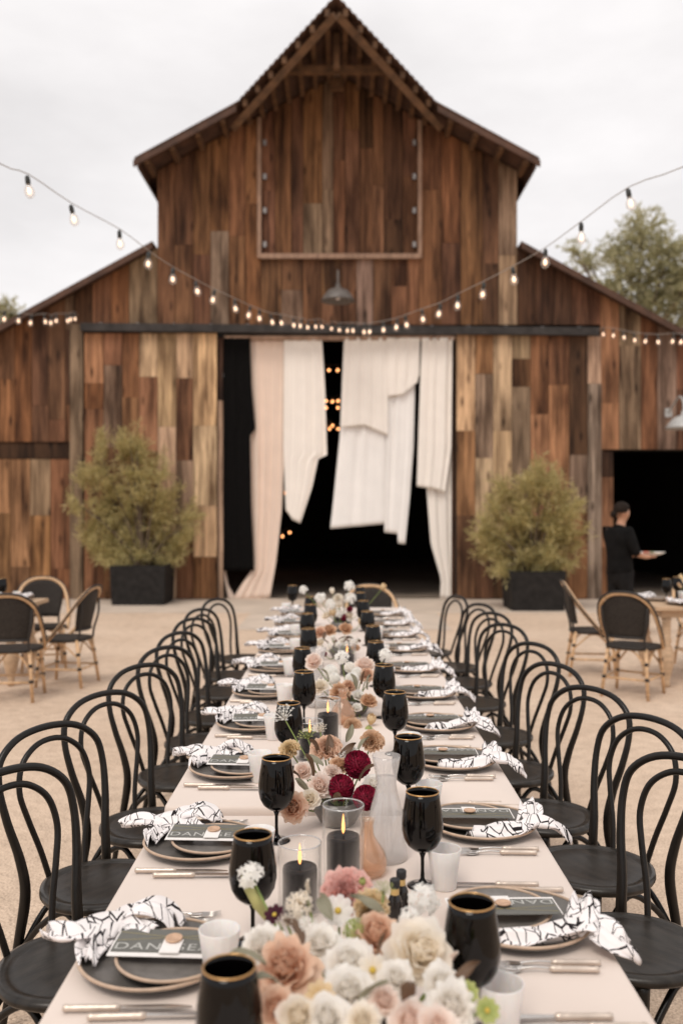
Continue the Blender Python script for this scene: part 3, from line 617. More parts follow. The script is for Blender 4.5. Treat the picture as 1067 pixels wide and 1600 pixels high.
# ------------------------------------------------------------------ long tables and cloths
def rrect(x0, x1, y0, y1, r, step=.03):
    pts = []
    def arc(cx, cy, a0):
        for k in range(7): a = a0+PI/2*k/6; pts.append((cx+r*math.cos(a), cy+r*math.sin(a)))
    def ln(a, b):
        n = max(1, int(math.dist(a, b)/step))
        for k in range(1, n): pts.append((a[0]+(b[0]-a[0])*k/n, a[1]+(b[1]-a[1])*k/n))
    arc(x1-r, y1-r, 0); ln((x1-r,y1),(x0+r,y1)); arc(x0+r, y1-r, PI/2); ln((x0,y1-r),(x0,y0+r)); arc(x0+r, y0+r, PI); ln((x0+r,y0),(x1-r,y0)); arc(x1-r, y0+r, 1.5*PI); ln((x1,y0+r),(x1,y1-r))
    return pts
def long_table(x0, x1, y0, y1, z, nleg, lab_t, lab_c):
    t = tag(empty('long_table', ((x0+x1)/2, (y0+y1)/2, 0)), lab_t, 'table', 'long dining tables'); cx, cy = (x0+x1)/2, (y0+y1)/2
    hw, hl = (x1-x0)/2-.014, (y1-y0)/2-.014
    MB().box(-hw, hw, -hl, hl, z-.04, z-.008).build('tabletop', 'table_wood', t, smooth=False)
    for k in range(nleg):
        yy = -hl+.2+(2*hl-.4)*k/(nleg-1)
        for s in (-1, 1):
            MB().tube([(s*(hw-.12), yy, z-.04), (s*(hw-.12), yy, .0)], .018, 8).build('leg', 'steel_track', t)
        MB().tube([(-(hw-.12), yy, .3), (hw-.12, yy, .3)], .012, 8).build('crossbar', 'steel_track', t)
    mb = MB(); base = rrect(-(x1-x0)/2, (x1-x0)/2, -(y1-y0)/2, (y1-y0)/2, .03)
    n = len(base); cen = [(-sum(0 for _ in ()), 0)]
    loops = []; rr = random.Random(int(y0*10)); ph = rr.uniform(0, 6)
    for (off, dz) in ((-.012,0.), (-.005,-.0015), (0,-.007), (.002,-.02), (.006,-.07), (.010,-.14), (.013,-.22), (.014,-.235)):
        lp_ = []; per = 0
        for i, (x, y) in enumerate(base):
            a = base[i-1]; c = base[(i+1)%n]; tx, ty = c[0]-a[0], c[1]-a[1]; q = math.hypot(tx, ty); nx, ny = ty/q, -tx/q
            per += q/2; wv = (.010*math.sin(per*11+ph)+.007*math.sin(per*23+1.3*ph))*min(1, max(0, -dz-.02)/.2)
            lp_.append((x+nx*(off+wv)*1, y+ny*(off+wv)*1, dz))
        loops.append(lp_)
    v = [p for lp_ in loops for p in lp_]; f = [tuple(range(n))]
    for k in range(len(loops)-1):
        for i in range(n): f.append((k*n+i, (k+1)*n+i, (k+1)*n+(i+1)%n, k*n+(i+1)%n))
    mb.add(v, f); c = mb.build('tablecloth', 'cloth'); sharp(c.data, 60); c.location = (cx, cy, z); tag(c, lab_c, 'tablecloth', 'blush tablecloths')
    for p in c.data.polygons: p.use_smooth = True
    return t
TL, TR = -.525, .545
long_table(TL, TR, .30, 2.70, .748, 3, 'shorter dining table under the blush cloth bearing the big peach roses', 'smooth blush cloth on the table bearing the big peach roses')
long_table(TL, TR, 2.735, 8.45, .76, 5, 'longest dining table under blush cloth running toward the barn doorway', 'smooth blush cloth covering the longest table toward the barn')

# ------------------------------------------------------------------ bentwood chairs
def make_bentwood():
    o = empty('bentwood_chair'); m = 'black_wood'; H = .89
    prof = [(.0,.436),(.17,.436),(.198,.440),(.206,.450),(.204,.462),(.190,.467),(.172,.464),(.166,.4605),(.160,.462),(.10,.458),(0,.456)]
    s = MB().lathe(prof, 44); s.v = [(x*(1.02-.12*max(0,-y)/.2), y*1.0, z) for x, y, z in s.v]; s.build('seat', 'black_seat', o)
    half = [(.188,-.262,0),(.180,-.232,.14),(.170,-.200,.30),(.163,-.180,.44),(.172,-.196,.545),(.197,-.224,.66),(.208,-.25,.765),(.190,-.267,.845),(.115,-.279,.900),(0,-.282,.917)]
    hoop = [(-x, y, z) for x, y, z in half]+half[-2::-1]
    pth = catmull(hoop, 5); rads = [.0145+.003*max(0, 1-abs(p.z-.40)/.18) if p.z < .55 else .0145-.0028*min(1, (p.z-.55)/.2) for p in pth]
    rads = [r_-.003*max(0, .3-p.z)/.3 for r_, p in zip(rads, pth)]
    up = lambda L_: [(x, y, z if z < .46 else .455+(z-.455)*1.062) for x, y, z in L_]
    MB().tube(pth, rads, 12).build('back_frame', m, o)
    inn_ = [(-.070,-.178,.45),(-.090,-.20,.54),(-.122,-.222,.64),(-.140,-.24,.72),(-.120,-.255,.795),(-.065,-.264,.84),(0,-.266,.853),(.065,-.264,.84),(.120,-.255,.795),(.140,-.24,.72),(.122,-.222,.64),(.090,-.20,.54),(.070,-.178,.45)]
    MB().tube(catmull(up(inn_), 5), .0095, 12).build('inner_hoop', m, o)
    for s in (-1, 1):
        MB().tube(catmull([(s*.125,.125,.44),(s*.137,.145,.28),(s*.150,.165,0)], 5), [.020-.007*k/10 for k in range(11)], 10).build('leg', m, o)
        MB().tube(catmull([(s*.173,-.19,.26),(s*.165,-.10,.36),(s*.15,-.01,.415),(s*.145,.06,.37),(s*.137,.14,.27)], 5), .010, 8).build('brace', m, o)
    MB().tube(catmull([(-.137,.142,.27),(-.08,.135,.37),(0,.13,.42),(.08,.135,.37),(.137,.142,.27)], 5), .010, 8).build('brace', m, o)
    MB().tube(catmull([(-.173,-.185,.26),(-.10,-.175,.36),(0,-.17,.415),(.10,-.175,.36),(.173,-.185,.26)], 5), .010, 8).build('brace', m, o)
    o['category'] = 'chair'; return o
bent = Proto(make_bentwood())
LC = [(15,1206),(80,1136),(157,1085),(220,1041),(257,1013),(276,990),(298,968),(313,953),(335,937)]
RC = [(1075,1187),(1014,1123),(928,1077),(869,1039),(833,1007),(790,977),(768,959),(752,945),(716,932)]
ANG = {-1: [33,34,35,35,36,34,32,30,28], 1: [34,35,36,35,34,32,30,26,24]}
for s, lst, front in ((-1, LC, (-.975,1.94)), (1, RC, (1.055,2.06))):
    spots = [(front[0], front[1], 33)]
    for (px, py), a in zip(lst, ANG[s]):
        Y = .715*F/(py-CY); spots.append(((px-CX)*Y/F, Y, a))
    n = len(spots)
    for i, (x, y, a) in enumerate(spots):
        a = R(a+rnd.uniform(-4.5,4.5)); x += rnd.uniform(-.012,.012); dx, dy = math.cos(a)*(-s), -math.sin(a)     # facing direction
        rz = math.atan2(-dx, dy)
        bent.place((x+.28*dx, y+.28*dy, 0), rz, f'black bentwood chair, {ORD[n-1-i]} from barn, {SIDE[s]}', 'black bentwood chairs along the long tables')

# ------------------------------------------------------------------ place settings
def ribbon(mb, path, wid, hgt, seed, n=14, across=10, uv0=0):
    r = random.Random(seed); pts = catmull(path, max(2, n//(len(path)-1))); m = len(pts); ph = [r.uniform(0,6.28) for _ in range(4)]
    V = []; UV = []; ln = 0
    for i, p in enumerate(pts):
        t = (pts[min(i+1,m-1)]-pts[max(i-1,0)]).normalized(); sd = Vector((t.y,-t.x,0)); sd = sd.normalized() if sd.length > 1e-3 else Vector((1,0,0))
        if i: ln += (pts[i]-pts[i-1]).length
        q = i/(m-1)*(len(wid)-1); k = min(int(q), len(wid)-2); ww = wid[k]+(wid[k+1]-wid[k])*(q-k)
        for j in range(across+1):
            u = 2*j/across-1
            z = hgt*(1-u*u)+ .011*math.sin(5.5*u+ph[0]+9*ln/.1*.25)+.008*math.sin(11*u+ph[1]-16*ln)
            V.append(p+sd*(u*ww/2)+Vector((0,0,max(z,-.002)))+t*.012*math.sin(4*u+ph[2])); UV.append((uv0+ln*1.15, u*ww*.9))
    F_ = [(i*(across+1)+j, i*(across+1)+j+1, (i+1)*(across+1)+j+1, (i+1)*(across+1)+j) for i in range(m-1) for j in range(across)]
    o = len(mb.v); mb.add(V, F_); mb.uv += UV
def make_napkin(seed, over):
    mb = MB(); mb.uv = []
    r = random.Random(seed); j = lambda a: r.uniform(-a, a)
    if not over:
        tail = [(-.05,-.02,.022),(-.085+j(.01),-.07,.030),(-.075+j(.01),-.125,.034),(-.07+j(.015),-.17,.034),(-.085+j(.02),-.222,.026)]
        ribbon(mb, tail, [.06,.085,.07,.095,.02], .010, seed, 20, 12)
        ribbon(mb, [(-.115,-.095,.022),(-.126,-.065,.040+j(.005)),(-.124,-.02,.048+j(.005)),(-.115,.015,.040),(-.10,.035,.024)], [.04,.06,.065,.06,.04], .008, seed+1, 16, 10, 2)
        ribbon(mb, [(-.06,-.10,.020),(-.015,-.128,.022),(.035,-.128,.018)], [.05,.055,.03], .010, seed+2, 12, 10, 4)
    else:
        tail = [(-.105,.06,.012),(-.11,.0,.018),(-.105+j(.008),-.06,.022),(-.09+j(.01),-.115,.032),(-.09+j(.015),-.150,.030),(-.10+j(.02),-.182,.018),(-.115+j(.02),-.215,-.012)]
        ribbon(mb, tail, [.03,.055,.065,.065,.085,.075,.02], .010, seed, 20, 12)
        ribbon(mb, [(-.07,-.10,.026),(-.045,-.125,.050+j(.006)),(-.005,-.135,.056+j(.006)),(.03,-.13,.030)], [.05,.065,.06,.035], .008, seed+1, 16, 10, 2)
    me = mb.mesh('napkin', 'napkin'); uv = me.uv_layers.new(name='UVMap')
    for lp_ in me.loops: uv.data[lp_.index].uv = mb.uv[lp_.vertex_index]
    o = link('napkin', me); md = o.modifiers.new('thickness', 'SOLIDIFY'); md.thickness = .0025; md.offset = 1
    o['category'] = 'napkin'; return o
def plate(name, r, h, body, seed=0):
    o = empty(name)
    MB().lathe([(0,.0),(r*.62,.0),(r*.72,.004),(r*.93,h*.55),(r-.001,h-.003),(r,h),(r-.004,h+.0005),(r-.009,h-.003),(r*.88,h*.62),(r*.72,.009),(r*.60,.0075),(0,.007)], 64).build('body', body, o)
    MB().tube([((r-.0028)*math.cos(2*PI*k/64), (r-.0028)*math.sin(2*PI*k/64), h+.0004) for k in range(64)], .0034, 8, closed=True).build('rim', 'rim_clay', o)
    o['category'] = 'plate'; return o
def text_mesh(txt, size, m):
    cu = bpy.data.curves.new('lettering', 'FONT'); cu.body = txt; cu.size = size; cu.align_x = 'CENTER'; cu.align_y = 'CENTER'; cu.space_character = 1.12
    to = bpy.data.objects.new('lettering', cu); C.objects.link(to); dg = bpy.context.evaluated_depsgraph_get()
    me = bpy.data.meshes.new_from_object(to.evaluated_get(dg)); bpy.data.objects.remove(to); me.materials.clear(); me.materials.append(MATS[m]); me.name = 'lettering'; return me
def make_card():
    # local: long side along y (guest's facing), lettering reads from +x
    o = empty('menu_card')
    MB().box(-.040, .056, -.118, .118, 0, .0012).build('backing_sheet', 'card_white', o, smooth=False)
    MB().box(-.044, .042, -.114, .114, .0018, .0030).build('dark_sheet', 'card_dark', o, smooth=False)
    for a, b in (((-.030,-.112),(.002,.112)), ((.002,-.112),(-.030,.112))):
        dx, dy = b[0]-a[0], b[1]-a[1]; q = math.hypot(dx, dy); nx, ny = -dy/q*.0007, dx/q*.0007
        MB().add([(a[0]-nx,a[1]-ny,.0034),(b[0]-nx,b[1]-ny,.0034),(b[0]+nx,b[1]+ny,.0034),(a[0]+nx,a[1]+ny,.0034)], [(0,1,2,3)]).build('gold_line', 'ink_gold', o, smooth=False)
    me = text_mesh('DANI SEAN', .034, 'ink_white')
    xs = [v.co.x for v in me.vertices]; k = .218/(max(xs)-min(xs))
    for v in me.vertices: v.co = Vector((-(v.co.y)*1.0+.024, v.co.x*k, .0036))
    link('lettering', me, o)
    MB().box(.000, .050, -.019, .019, .0045, .0068).build('name_tag', 'card_white', o, smooth=False)
    sealm = MB().lathe([(0,.007),(.0145,.007),(.017,.009),(.0165,.0118),(.0145,.0125),(.013,.0108),(0,.0105)], 24, (.002, 0, 0)); sealm.build('wax_seal', 'wax', o)
    o['category'] = 'menu card'; return o
def make_knife():
    o = empty('knife')
    MB().lathe([(0,0),(.0055,.001),(.0068,.006),(.0055,.012),(.0062,.03),(.0058,.075),(.0066,.082),(.0056,.086),(.0072,.092),(.0058,.099),(.0035,.102),(0,.103)], 12).build('handle', 'bone', o)
    MB().add([(-.0012,-.004,.10),(.0012,-.004,.10),(.0012,.006,.10),(-.0012,.006,.10),(-.001,-.006,.19),(.001,-.006,.19),(.0005,.009,.19),(-.0005,.009,.19),(-.0005,-.002,.228),(.0005,-.002,.228),(.0003,.004,.225),(-.0003,.004,.225)],
             [(3,2,1,0),(0,1,5,4),(1,2,6,5),(2,3,7,6),(3,0,4,7),(4,5,9,8),(5,6,10,9),(6,7,11,10),(7,4,8,11),(8,9,10,11)]).build('blade', 'silver', o, smooth=False)
    # lay along +y
    for ch in o.children: ch.data.transform(Matrix.Translation((0,0,.0075)) @ Matrix.Rotation(R(-90), 4, 'X') @ Matrix.Rotation(R(90), 4, 'Z'))
    o['category'] = 'knife'; return o
def make_fork():
    o = empty('fork')
    h = MB().lathe([(0,0),(.0055,.001),(.0066,.006),(.0054,.012),(.006,.03),(.0056,.07),(.0066,.076),(.0055,.08),(.0070,.086),(.0056,.093),(.003,.096),(0,.097)], 12)
    h.v = [(x, z, y+.0072) for x, y, z in h.v]; h.f = [f[::-1] for f in h.f]; h.build('handle', 'bone', o)
    MB().tube(catmull([(0,.095,.0072),(0,.12,.009),(0,.145,.007),(0,.155,.0045)], 5), [.0026,.0026,.0026,.0026,.0027,.0028,.003,.003,.003,.0032,.0034,.0036,.004,.0045,.005,.005], 8).build('neck', 'silver', o)
    MB().grid(lambda u, v: ((u-.5)*(.012+.010*min(1, v*2)), .150+.03*v, .004+.0012*abs(u-.5)*2-.0012*math.sin(PI*v)), 6, 6).build('head', 'silver', o).modifiers.new('t', 'SOLIDIFY').thickness = .0014
    for k in range(4):
        x = (k-1.5)*.0064; MB().tube([(x,.178,.004),(x,.20,.0038),(x*.96,.218,.0075)], [.0017,.0014,.0007], 6).build('tine', 'silver', o)
    o['category'] = 'fork'; return o
def make_cup():
    o = empty('tumbler'); H = .092
    MB().lathe([(0,0),(.027,0),(.0285,.003),(.034,H*.6),(.0395,H),(.0385,H+.0015),(.0365,H),(.031,H*.6),(.025,.006),(0,.005)], 60, rib=.012, nrib=15).build('body', 'frosted', o); o['category'] = 'tumbler'; return o
def make_glass():
    o = empty('wine_glass'); H = .222
    bowl = [(.0,.081),(.008,.081),(.022,.086),(.036,.098),(.045,.115),(.049,.136),(.0485,.155),(.045,.183),(.0405,.210),(.0385,H),(.0372,H),(.0392,.209),(.0435,.183),(.0468,.155),(.0470,.136),(.043,.117),(.033,.102),(.018,.092),(0,.090)]
    MB().lathe(bowl, 44).build('bowl', 'black_glass', o)
    MB().lathe([(0,.0),(.036,.0),(.037,.0018),(.030,.0035),(.012,.008),(.0052,.018),(.0042,.04),(.0045,.068),(.009,.0812),(0,.0812)], 36).build('stem_and_foot', 'black_glass', o)
    MB().tube([(.0379*math.cos(2*PI*k/44), .0379*math.sin(2*PI*k/44), H+.0002) for k in range(44)], .0016, 8, closed=True).build('gold_rim', 'gold', o)
    o['category'] = 'wine glass'; return o
charger = Proto(plate('charger_plate', .150, .022, 'charger')); charger.root['category'] = 'plate'
salad = Proto(plate('salad_plate', .110, .017, 'salad'))
napk = {-1: [Proto(make_napkin(s_, False)) for s_ in (11, 41, 71)], 1: [Proto(make_napkin(s_, True)) for s_ in (23, 53, 83)]}
cardp = Proto(make_card()); knifep = Proto(make_knife()); forkp = Proto(make_fork()); cupp = Proto(make_cup()); glassp = Proto(make_glass())
ROWY = {-1: [1.81,2.435,3.10,3.75,4.40,5.08,5.75,6.40,7.10,7.80], 1: [1.97,2.58,3.20,3.74,4.37,5.07,5.80,6.45,7.10,7.75]}
prnd = random.Random(5)
for s in (-1, 1):
    n = len(ROWY[s])
    for i, Y in enumerate(ROWY[s]):
        which = f'{ORD[n-1-i]} place from barn, {SIDE[s]}'
        X = (-.362 if s < 0 else .385)+prnd.uniform(-.008,.008); z = zt(Y); rz = R(-90 if s < 0 else 90)+prnd.uniform(-.05,.05)
        M_ = Matrix.Translation((X, Y, z)) @ Matrix.Rotation(rz, 4, 'Z')
        def at(x, y, h=0): return M_ @ Vector((x, y, h))
        charger.place(at(0,0,.0015), rz, f'large charcoal charger plate with clay rim, {which}', 'charger plates')
        rr = Matrix.Rotation(rz, 3, 'Z') @ Vector((0, 1, 0))
        salad.place(at(.020+prnd.uniform(-.008,.008), .036, .0135), rz, f'small grey salad plate on its charger, {which}', 'salad plates')
        napk[s][i % 3].place(at(0,0,.004), rz+prnd.uniform(-.12,.12), f'white napkin with black line pattern tucked in, {which}', 'patterned napkins')
        tilt = -prnd.uniform(.10,.20)
        cc = cardp.place(at(.000, .034, .041), rz+prnd.uniform(-.08,.08), f'dark menu card with name tag, {which}', 'menu cards')
        cc.rotation_mode = 'XYZ'; q = Matrix.Rotation(rz+prnd.uniform(-.08,.08), 4, 'Z') @ Matrix.Rotation(.05, 4, 'Y'); cc.rotation_euler = q.to_euler()
        k1 = knifep.place(at(.175,-.135,.001), rz+prnd.uniform(-.03,.03), f'silver knife nearer the plate, {which}', 'table knives')
        k2 = knifep.place(at(.205,-.085,.001), rz+prnd.uniform(-.03,.03), f'silver knife farther from the plate, {which}', 'table knives')
        f1 = forkp.place(at(-.172,-.125,.001), rz+prnd.uniform(-.06,.06), f'silver fork nearer the plate, {which}', 'table forks')
        f2 = forkp.place(at(-.200,-.115,.001), rz+prnd.uniform(-.06,.06), f'silver fork farther from the plate, {which}', 'table forks')
# knives of the next place, which show at the frame's edge
for k, (x, y) in enumerate(((.52,1.575),(.47,1.605))):
    knifep.place((x, y, zt(1)+.001), R(90), ['lone silver knife', 'second lone silver knife'][k]+' at the table edge short of the last set place', 'table knives')
LG = [(358,1512),(395,1305),(432,1185),(451,1099),(475,1050),(472.6,1013),(482,982.5),(480,959),(485,945),(485,933),(457,915)]
RG = [(737,1411),(660,1238),(638,1152),(617,1082),(600,1039.5),(587,1003),(582.5,978),(574,955.5),(567.5,939),(563,926),(562,917)]
for s, lst in ((-1, LG), (1, RG)):
    n = len(lst)
    for i, (px, py) in enumerate(lst):
        Y = (CAMZ-.222-.757)*F/(py-CY); z = zt(Y); Y = (CAMZ-.222-z)*F/(py-CY)
        if Y > 8.35: Y = 8.3
        glassp.place(((px-CX)*Y/F, Y, z+.0005), 0, f'black wine glass with gold rim, {ORD[n-1-i]} from barn, {SIDE[s]}', 'black wine glasses')
LCup = [(343,1447),(405,1293),(406,1179),(428,1120),(444.6,1072),(453,1031),(462,1000),(462,978),(447,944)]
RCup = [(782,1530),(694,1322),(670,1221),(640,1150),(622,1095),(605,1045),(598,1010),(590,980)]
for s, lst in ((-1, LCup), (1, RCup)):
    n = len(lst)
    for i, (px, py) in enumerate(lst):
        Y = (CAMZ-.092-.755)*F/(py-CY); z = zt(Y); cupp.place(((px-CX)*Y/F, min(Y, 8.2), z+.0005), rnd.uniform(0,6), f'frosted ribbed white tumbler, {ORD[n-1-i]} from barn, {SIDE[s]}', 'frosted tumblers')

# ------------------------------------------------------------------ candles, carafes, vases, bottles
def candle(X, Y, h, ch, label, r=.0485):
    z = zt(Y); o = tag(empty('hurricane_candle', (X, Y, z+.0005)), label, 'candle', 'candles in glass cylinders')
    MB().lathe([(0,0),(r,0),(r,h),(r-.0008,h+.0012),(r-.003,h),(r-.003,.006),(0,.006)], 44).build('glass_cylinder', 'glass', o)
    MB().tube([((r-.0015)*math.cos(2*PI*k/44), (r-.0015)*math.sin(2*PI*k/44), h+.0008) for k in range(44)], .0017, 8, closed=True).build('glass_rim_highlight', 'glass_rim_highlight', o)
    c = MB().lathe([(0,.0065),(r*.78,.0065),(r*.79,.012),(r*.79,ch-.006),(r*.76,ch),(r*.5,ch-.002),(r*.2,ch-.009),(0,ch-.010)], 36).build('pillar_candle', 'candle', o)
    MB().tube([(0,0,ch-.011),(.001,0,ch+.006)], .0013, 6).build('wick', 'wick', c)
    MB().lathe([(0,ch+.003),(.0026,ch+.008),(.0038,ch+.016),(.0034,ch+.026),(.0018,ch+.040),(0,ch+.052)], 12).build('flame', 'flame', c)
candle(.004, 2.14, .205, .135, 'tall glass cylinder with black candle beside the carafe nearest the red dahlias')
candle(-.092, 2.05, .150, .098, 'short glass cylinder with black candle beside the taller lit candle')
candle(-.050, 3.42, .180, .125, 'glass cylinder with black candle between the red dahlias and the pink vase')
candle(-.112, 3.28, .130, .085, 'low glass cylinder with black candle beside the umbel flower')
candle(.030, 4.95, .160, .110, 'glass cylinder with black candle behind the white ball flowers')
candle(-.02, 6.9, .150, .10, 'glass cylinder with black candle beside the flowers closest to the barn')
def carafe(X, Y, label, k=1):
    z = zt(Y); o = tag(empty('carafe', (X, Y, z+.0005)), label, 'carafe', 'water carafes'); o.scale = (k,)*3
    prof = [(0,0),(.050,0),(.0535,.004),(.0535,.02),(.050,.07),(.040,.13),(.030,.165),(.0255,.19),(.028,.215),(.034,.245),(.0365,.262)]
    MB().lathe(prof+[(r-.0018, z_) for r, z_ in reversed(prof[2:])]+[(0,.006)], 40).build('glass_body', 'glass_frost', o)
    MB().lathe([(0,.0065),(.049,.0065),(.0505,.02),(.0470,.07),(.0370,.13),(.0272,.165),(.0228,.19),(.0245,.208),(0,.209)], 36).build('water', 'water', o)
carafe(.114, 2.36, 'clear water carafe standing beside the red dahlias')
carafe(-.105, 4.15, 'clear water carafe standing beside the white ball flowers')
def vase(X, Y, label, k=1):
    z = zt(Y); o = empty('bud_vase', (X, Y, z+.0005)); o.scale = (k,)*3; tag(o, label, 'vase', 'peach glass vases')
    prof = [(0,0),(.040,0),(.050,.012),(.052,.035),(.044,.06),(.028,.082),(.018,.10),(.016,.125),(.020,.14)]
    MB().lathe(prof+[(r-.0018, z_) for r, z_ in reversed(prof[2:])]+[(0,.005)], 36).build('glass_body', 'glass_peach', o)
vase(.062, 2.26, 'peach glass vase between the carafe and the tall candle', .95)
vase(.006, 3.82, 'peach glass vase under the tan roses and white ball flowers')
for i, (px, py, Y) in enumerate(((627,1360,1.98),(617,1374,1.93))):
    p = P(px, py, Y); h = p.z-zt(Y); o = tag(empty('sauce_bottle', (p.x, Y, zt(Y)+.0005)), ['small dark sauce bottle with black cap, the one closer to the carafe', 'small dark sauce bottle with black cap, the one closer to the big peach roses'][i], 'bottle', 'small sauce bottles')
    MB().lathe([(0,0),(.014,0),(.015,.003),(.015,h*.6),(.012,h*.68),(.0085,h*.74),(.0085,h*.86),(0,h*.86)], 20).build('body', 'bottle', o)
    MB().lathe([(.0087,h*.70),(.0092,h*.72),(.0088,h*.83),(.0085,h*.84)], 16).build('neck_label', 'amber', o)
    MB().lathe([(.0100,h*.85),(.0105,h*.87),(.0105,h*.985),(.009,h),(0,h)], 20, rib=.03, nrib=10).build('cap', 'cap', o)

# ------------------------------------------------------------------ flowers (unit heads, radius about 1, facing +Z)
def m_rose(seed, n=34, openn=1.0, ruffle=.05):
    r = random.Random(seed); mb = MB()
    for i in range(n):
        t = i/(n-1); th = i*2.39996+r.uniform(-.25,.25); L_ = (.50+.52*t)*r.uniform(.92,1.08); W = (.26+.30*t)*r.uniform(.9,1.12)
        a0 = R(18+(40+26*openn)*t); a1 = R(-62+(62+62*openn)*t**1.25+r.uniform(-10,10)); tip = R((10+75*t*t)*openn*r.uniform(.4,1.3)); ph = r.uniform(0,6.28); r0 = .02+.10*t; kap = .55-.25*t; nv = 7
        path = [(r0, 0.)]; sub = 4
        for k in range(nv*sub):
            v = (k+.5)/(nv*sub); al = a0+(a1-a0)*v+tip*max(0, v-.72)*3.6
            path.append((path[-1][0]+math.sin(al)*L_/(nv*sub), path[-1][1]+math.cos(al)*L_/(nv*sub)))
        def fn(u, v, th=th, W=W, ph=ph, path=path, kap=kap, t=t):
            uu = 2*u-1; ve = v*(1-.16*uu*uu); q = ve*nv*sub; k = min(int(q), nv*sub-1); f = q-k
            rr = path[k][0]+(path[k+1][0]-path[k][0])*f; z = path[k][1]+(path[k+1][1]-path[k][1])*f
            w_ = W*math.sin(PI*(.10+.74*ve))**.75; y = uu*w_; rr -= kap*uu*uu*w_*(1-.5*ve*t)
            rf = ruffle*(.4+t)*math.sin(uu*5.5+ph)*max(0, ve-.45)*1.6; rr += rf; z += rf*.5-.34*t+.03*math.sin(3*uu+ph)
            return (rr*math.cos(th)-y*math.sin(th), rr*math.sin(th)+y*math.cos(th), z-.02)
        mb.grid(fn, 6, nv)
    mb.lathe([(0,-.52),(.10,-.48),(.16,-.36),(.08,-.26),(0,-.2)], 10); return mb
def m_ruffle(seed, n=70, wave=.16):
    r = random.Random(seed); mb = MB()
    for i in range(n):
        t = (i+.5)/n; th = i*2.39996; tilt = .15+1.25*t; ln = .62+.32*t+r.uniform(-.08,.08); ph = r.uniform(0,6.28); wd = .30+.14*t
        def fn(u, v, th=th, tilt=tilt, ln=ln, ph=ph, wd=wd):
            uu = 2*u-1; l_ = ln*v*(1-.1*uu*uu); x = l_*math.sin(tilt)+.02; z = l_*math.cos(tilt)*.75; y = uu*wd*(.15+.85*v)
            wv = wave*v*v*math.sin(uu*7+ph); x += wv*math.cos(tilt); z += -wv*math.sin(tilt)
            return (x*math.cos(th)-y*math.sin(th), x*math.sin(th)+y*math.cos(th), z-.2)
        mb.grid(fn, 6, 3)
    return mb
def m_pompon(seed, n=170, ln=.34, wd=.15, cup=.12):
    r = random.Random(seed); mb = MB(); mb.lathe([(0,-.66),(.45,-.48),(.66,0),(.45,.48),(0,.66)], 12)
    for i in range(n):
        z = 1-1.75*(i+.5)/n; a = i*2.39996; q = math.sqrt(max(0, 1-z*z)); d_ = Vector((q*math.cos(a), q*math.sin(a), z))
        sd = d_.cross(Vector((0,0,1))); sd = sd.normalized() if sd.length > .01 else Vector((1,0,0)); up = sd.cross(d_)
        sz = 1-.45*max(0, z)**2; b = d_*.62; e = d_*(.62+ln)+up*.05
        w2 = wd*sz; m1 = d_*(.62+ln*.55)
        mb.add([b-sd*w2*.4, b+sd*w2*.4, m1+sd*w2+d_*cup*.6+up*cup*.4, e+up*cup*.3, m1-sd*w2+d_*cup*.6+up*cup*.4, m1-up*.05], [(0,1,5),(1,2,5),(2,3,5),(3,4,5),(4,0,5)])
    return mb
def m_florets(seed, n=14, fl=.34, petals=6, dome=.9):
    r = random.Random(seed); mb = MB()
    for i in range(n):
        z = 1-1.05*(i+.5)/n; a = i*2.39996+r.uniform(-.3,.3); q = math.sqrt(max(0, 1-z*z)); d_ = Vector((q*math.cos(a), q*math.sin(a), z*dome)).normalized()
        c = Vector((q*math.cos(a)*.72, q*math.sin(a)*.72, z*.6))*r.uniform(.85,1.1); sd = d_.orthogonal().normalized(); up = d_.cross(sd); a0 = r.uniform(0,6)
        for k in range(petals):
            t = a0+2*PI*k/petals; e = sd*math.cos(t)+up*math.sin(t); s2 = d_.cross(e); ln = fl*r.uniform(.85,1.15)
            mb.add([c, c+e*ln*.55+s2*ln*.30+d_*ln*.05, c+e*ln+d_*ln*r.uniform(-.1,.35), c+e*ln*.55-s2*ln*.30+d_*ln*.05, c+e*ln*.55+d_*ln*.12], [(0,1,4),(1,2,4),(2,3,4),(3,0,4)])
        mb.tube([c*.1, c], .03, 5)
    return mb
def m_umbel(seed, n=26):
    r = random.Random(seed); mb = MB()
    for i in range(n):
        q = math.sqrt((i+.5)/n); a = i*2.39996; c = Vector((q*math.cos(a), q*math.sin(a), .45-.22*q*q+r.uniform(-.04,.04)))
        mb.tube([(0,0,-.45), c*.6+Vector((0,0,-.08)), c], .014, 4)
        for k in range(7):
            t = k*2.39996; e = c+Vector((math.cos(t), math.sin(t), 0))*.11*math.sqrt(k/6)+Vector((0,0,r.uniform(0,.05)))
            s_ = .045; mb.add([e+Vector((s_,0,.02)), e+Vector((0,s_,.02)), e+Vector((-s_,0,.02)), e+Vector((0,-s_,.02)), e+Vector((0,0,-.02)), e+Vector((0,0,.04))], [(0,1,5),(1,2,5),(2,3,5),(3,0,5),(1,0,4),(2,1,4),(3,2,4),(0,3,4)])
    return mb
def m_tulip(seed):
    mb = MB()
    for k in range(6):
        th = k*PI/3+(.1 if k % 2 else 0); s0 = .92 if k % 2 else 1.0
        def fn(u, v, th=th, s0=s0):
            uu = 2*u-1; w_ = math.sin(PI*(.16+.74*v))*.98*(1-.25*uu*uu); rho = s0*.62*math.sin(PI*(.10+.66*v)); a = th+uu*w_
            return (rho*math.cos(a), rho*math.sin(a), 1.5*v-.6)
        mb.grid(fn, 5, 7)
    return mb
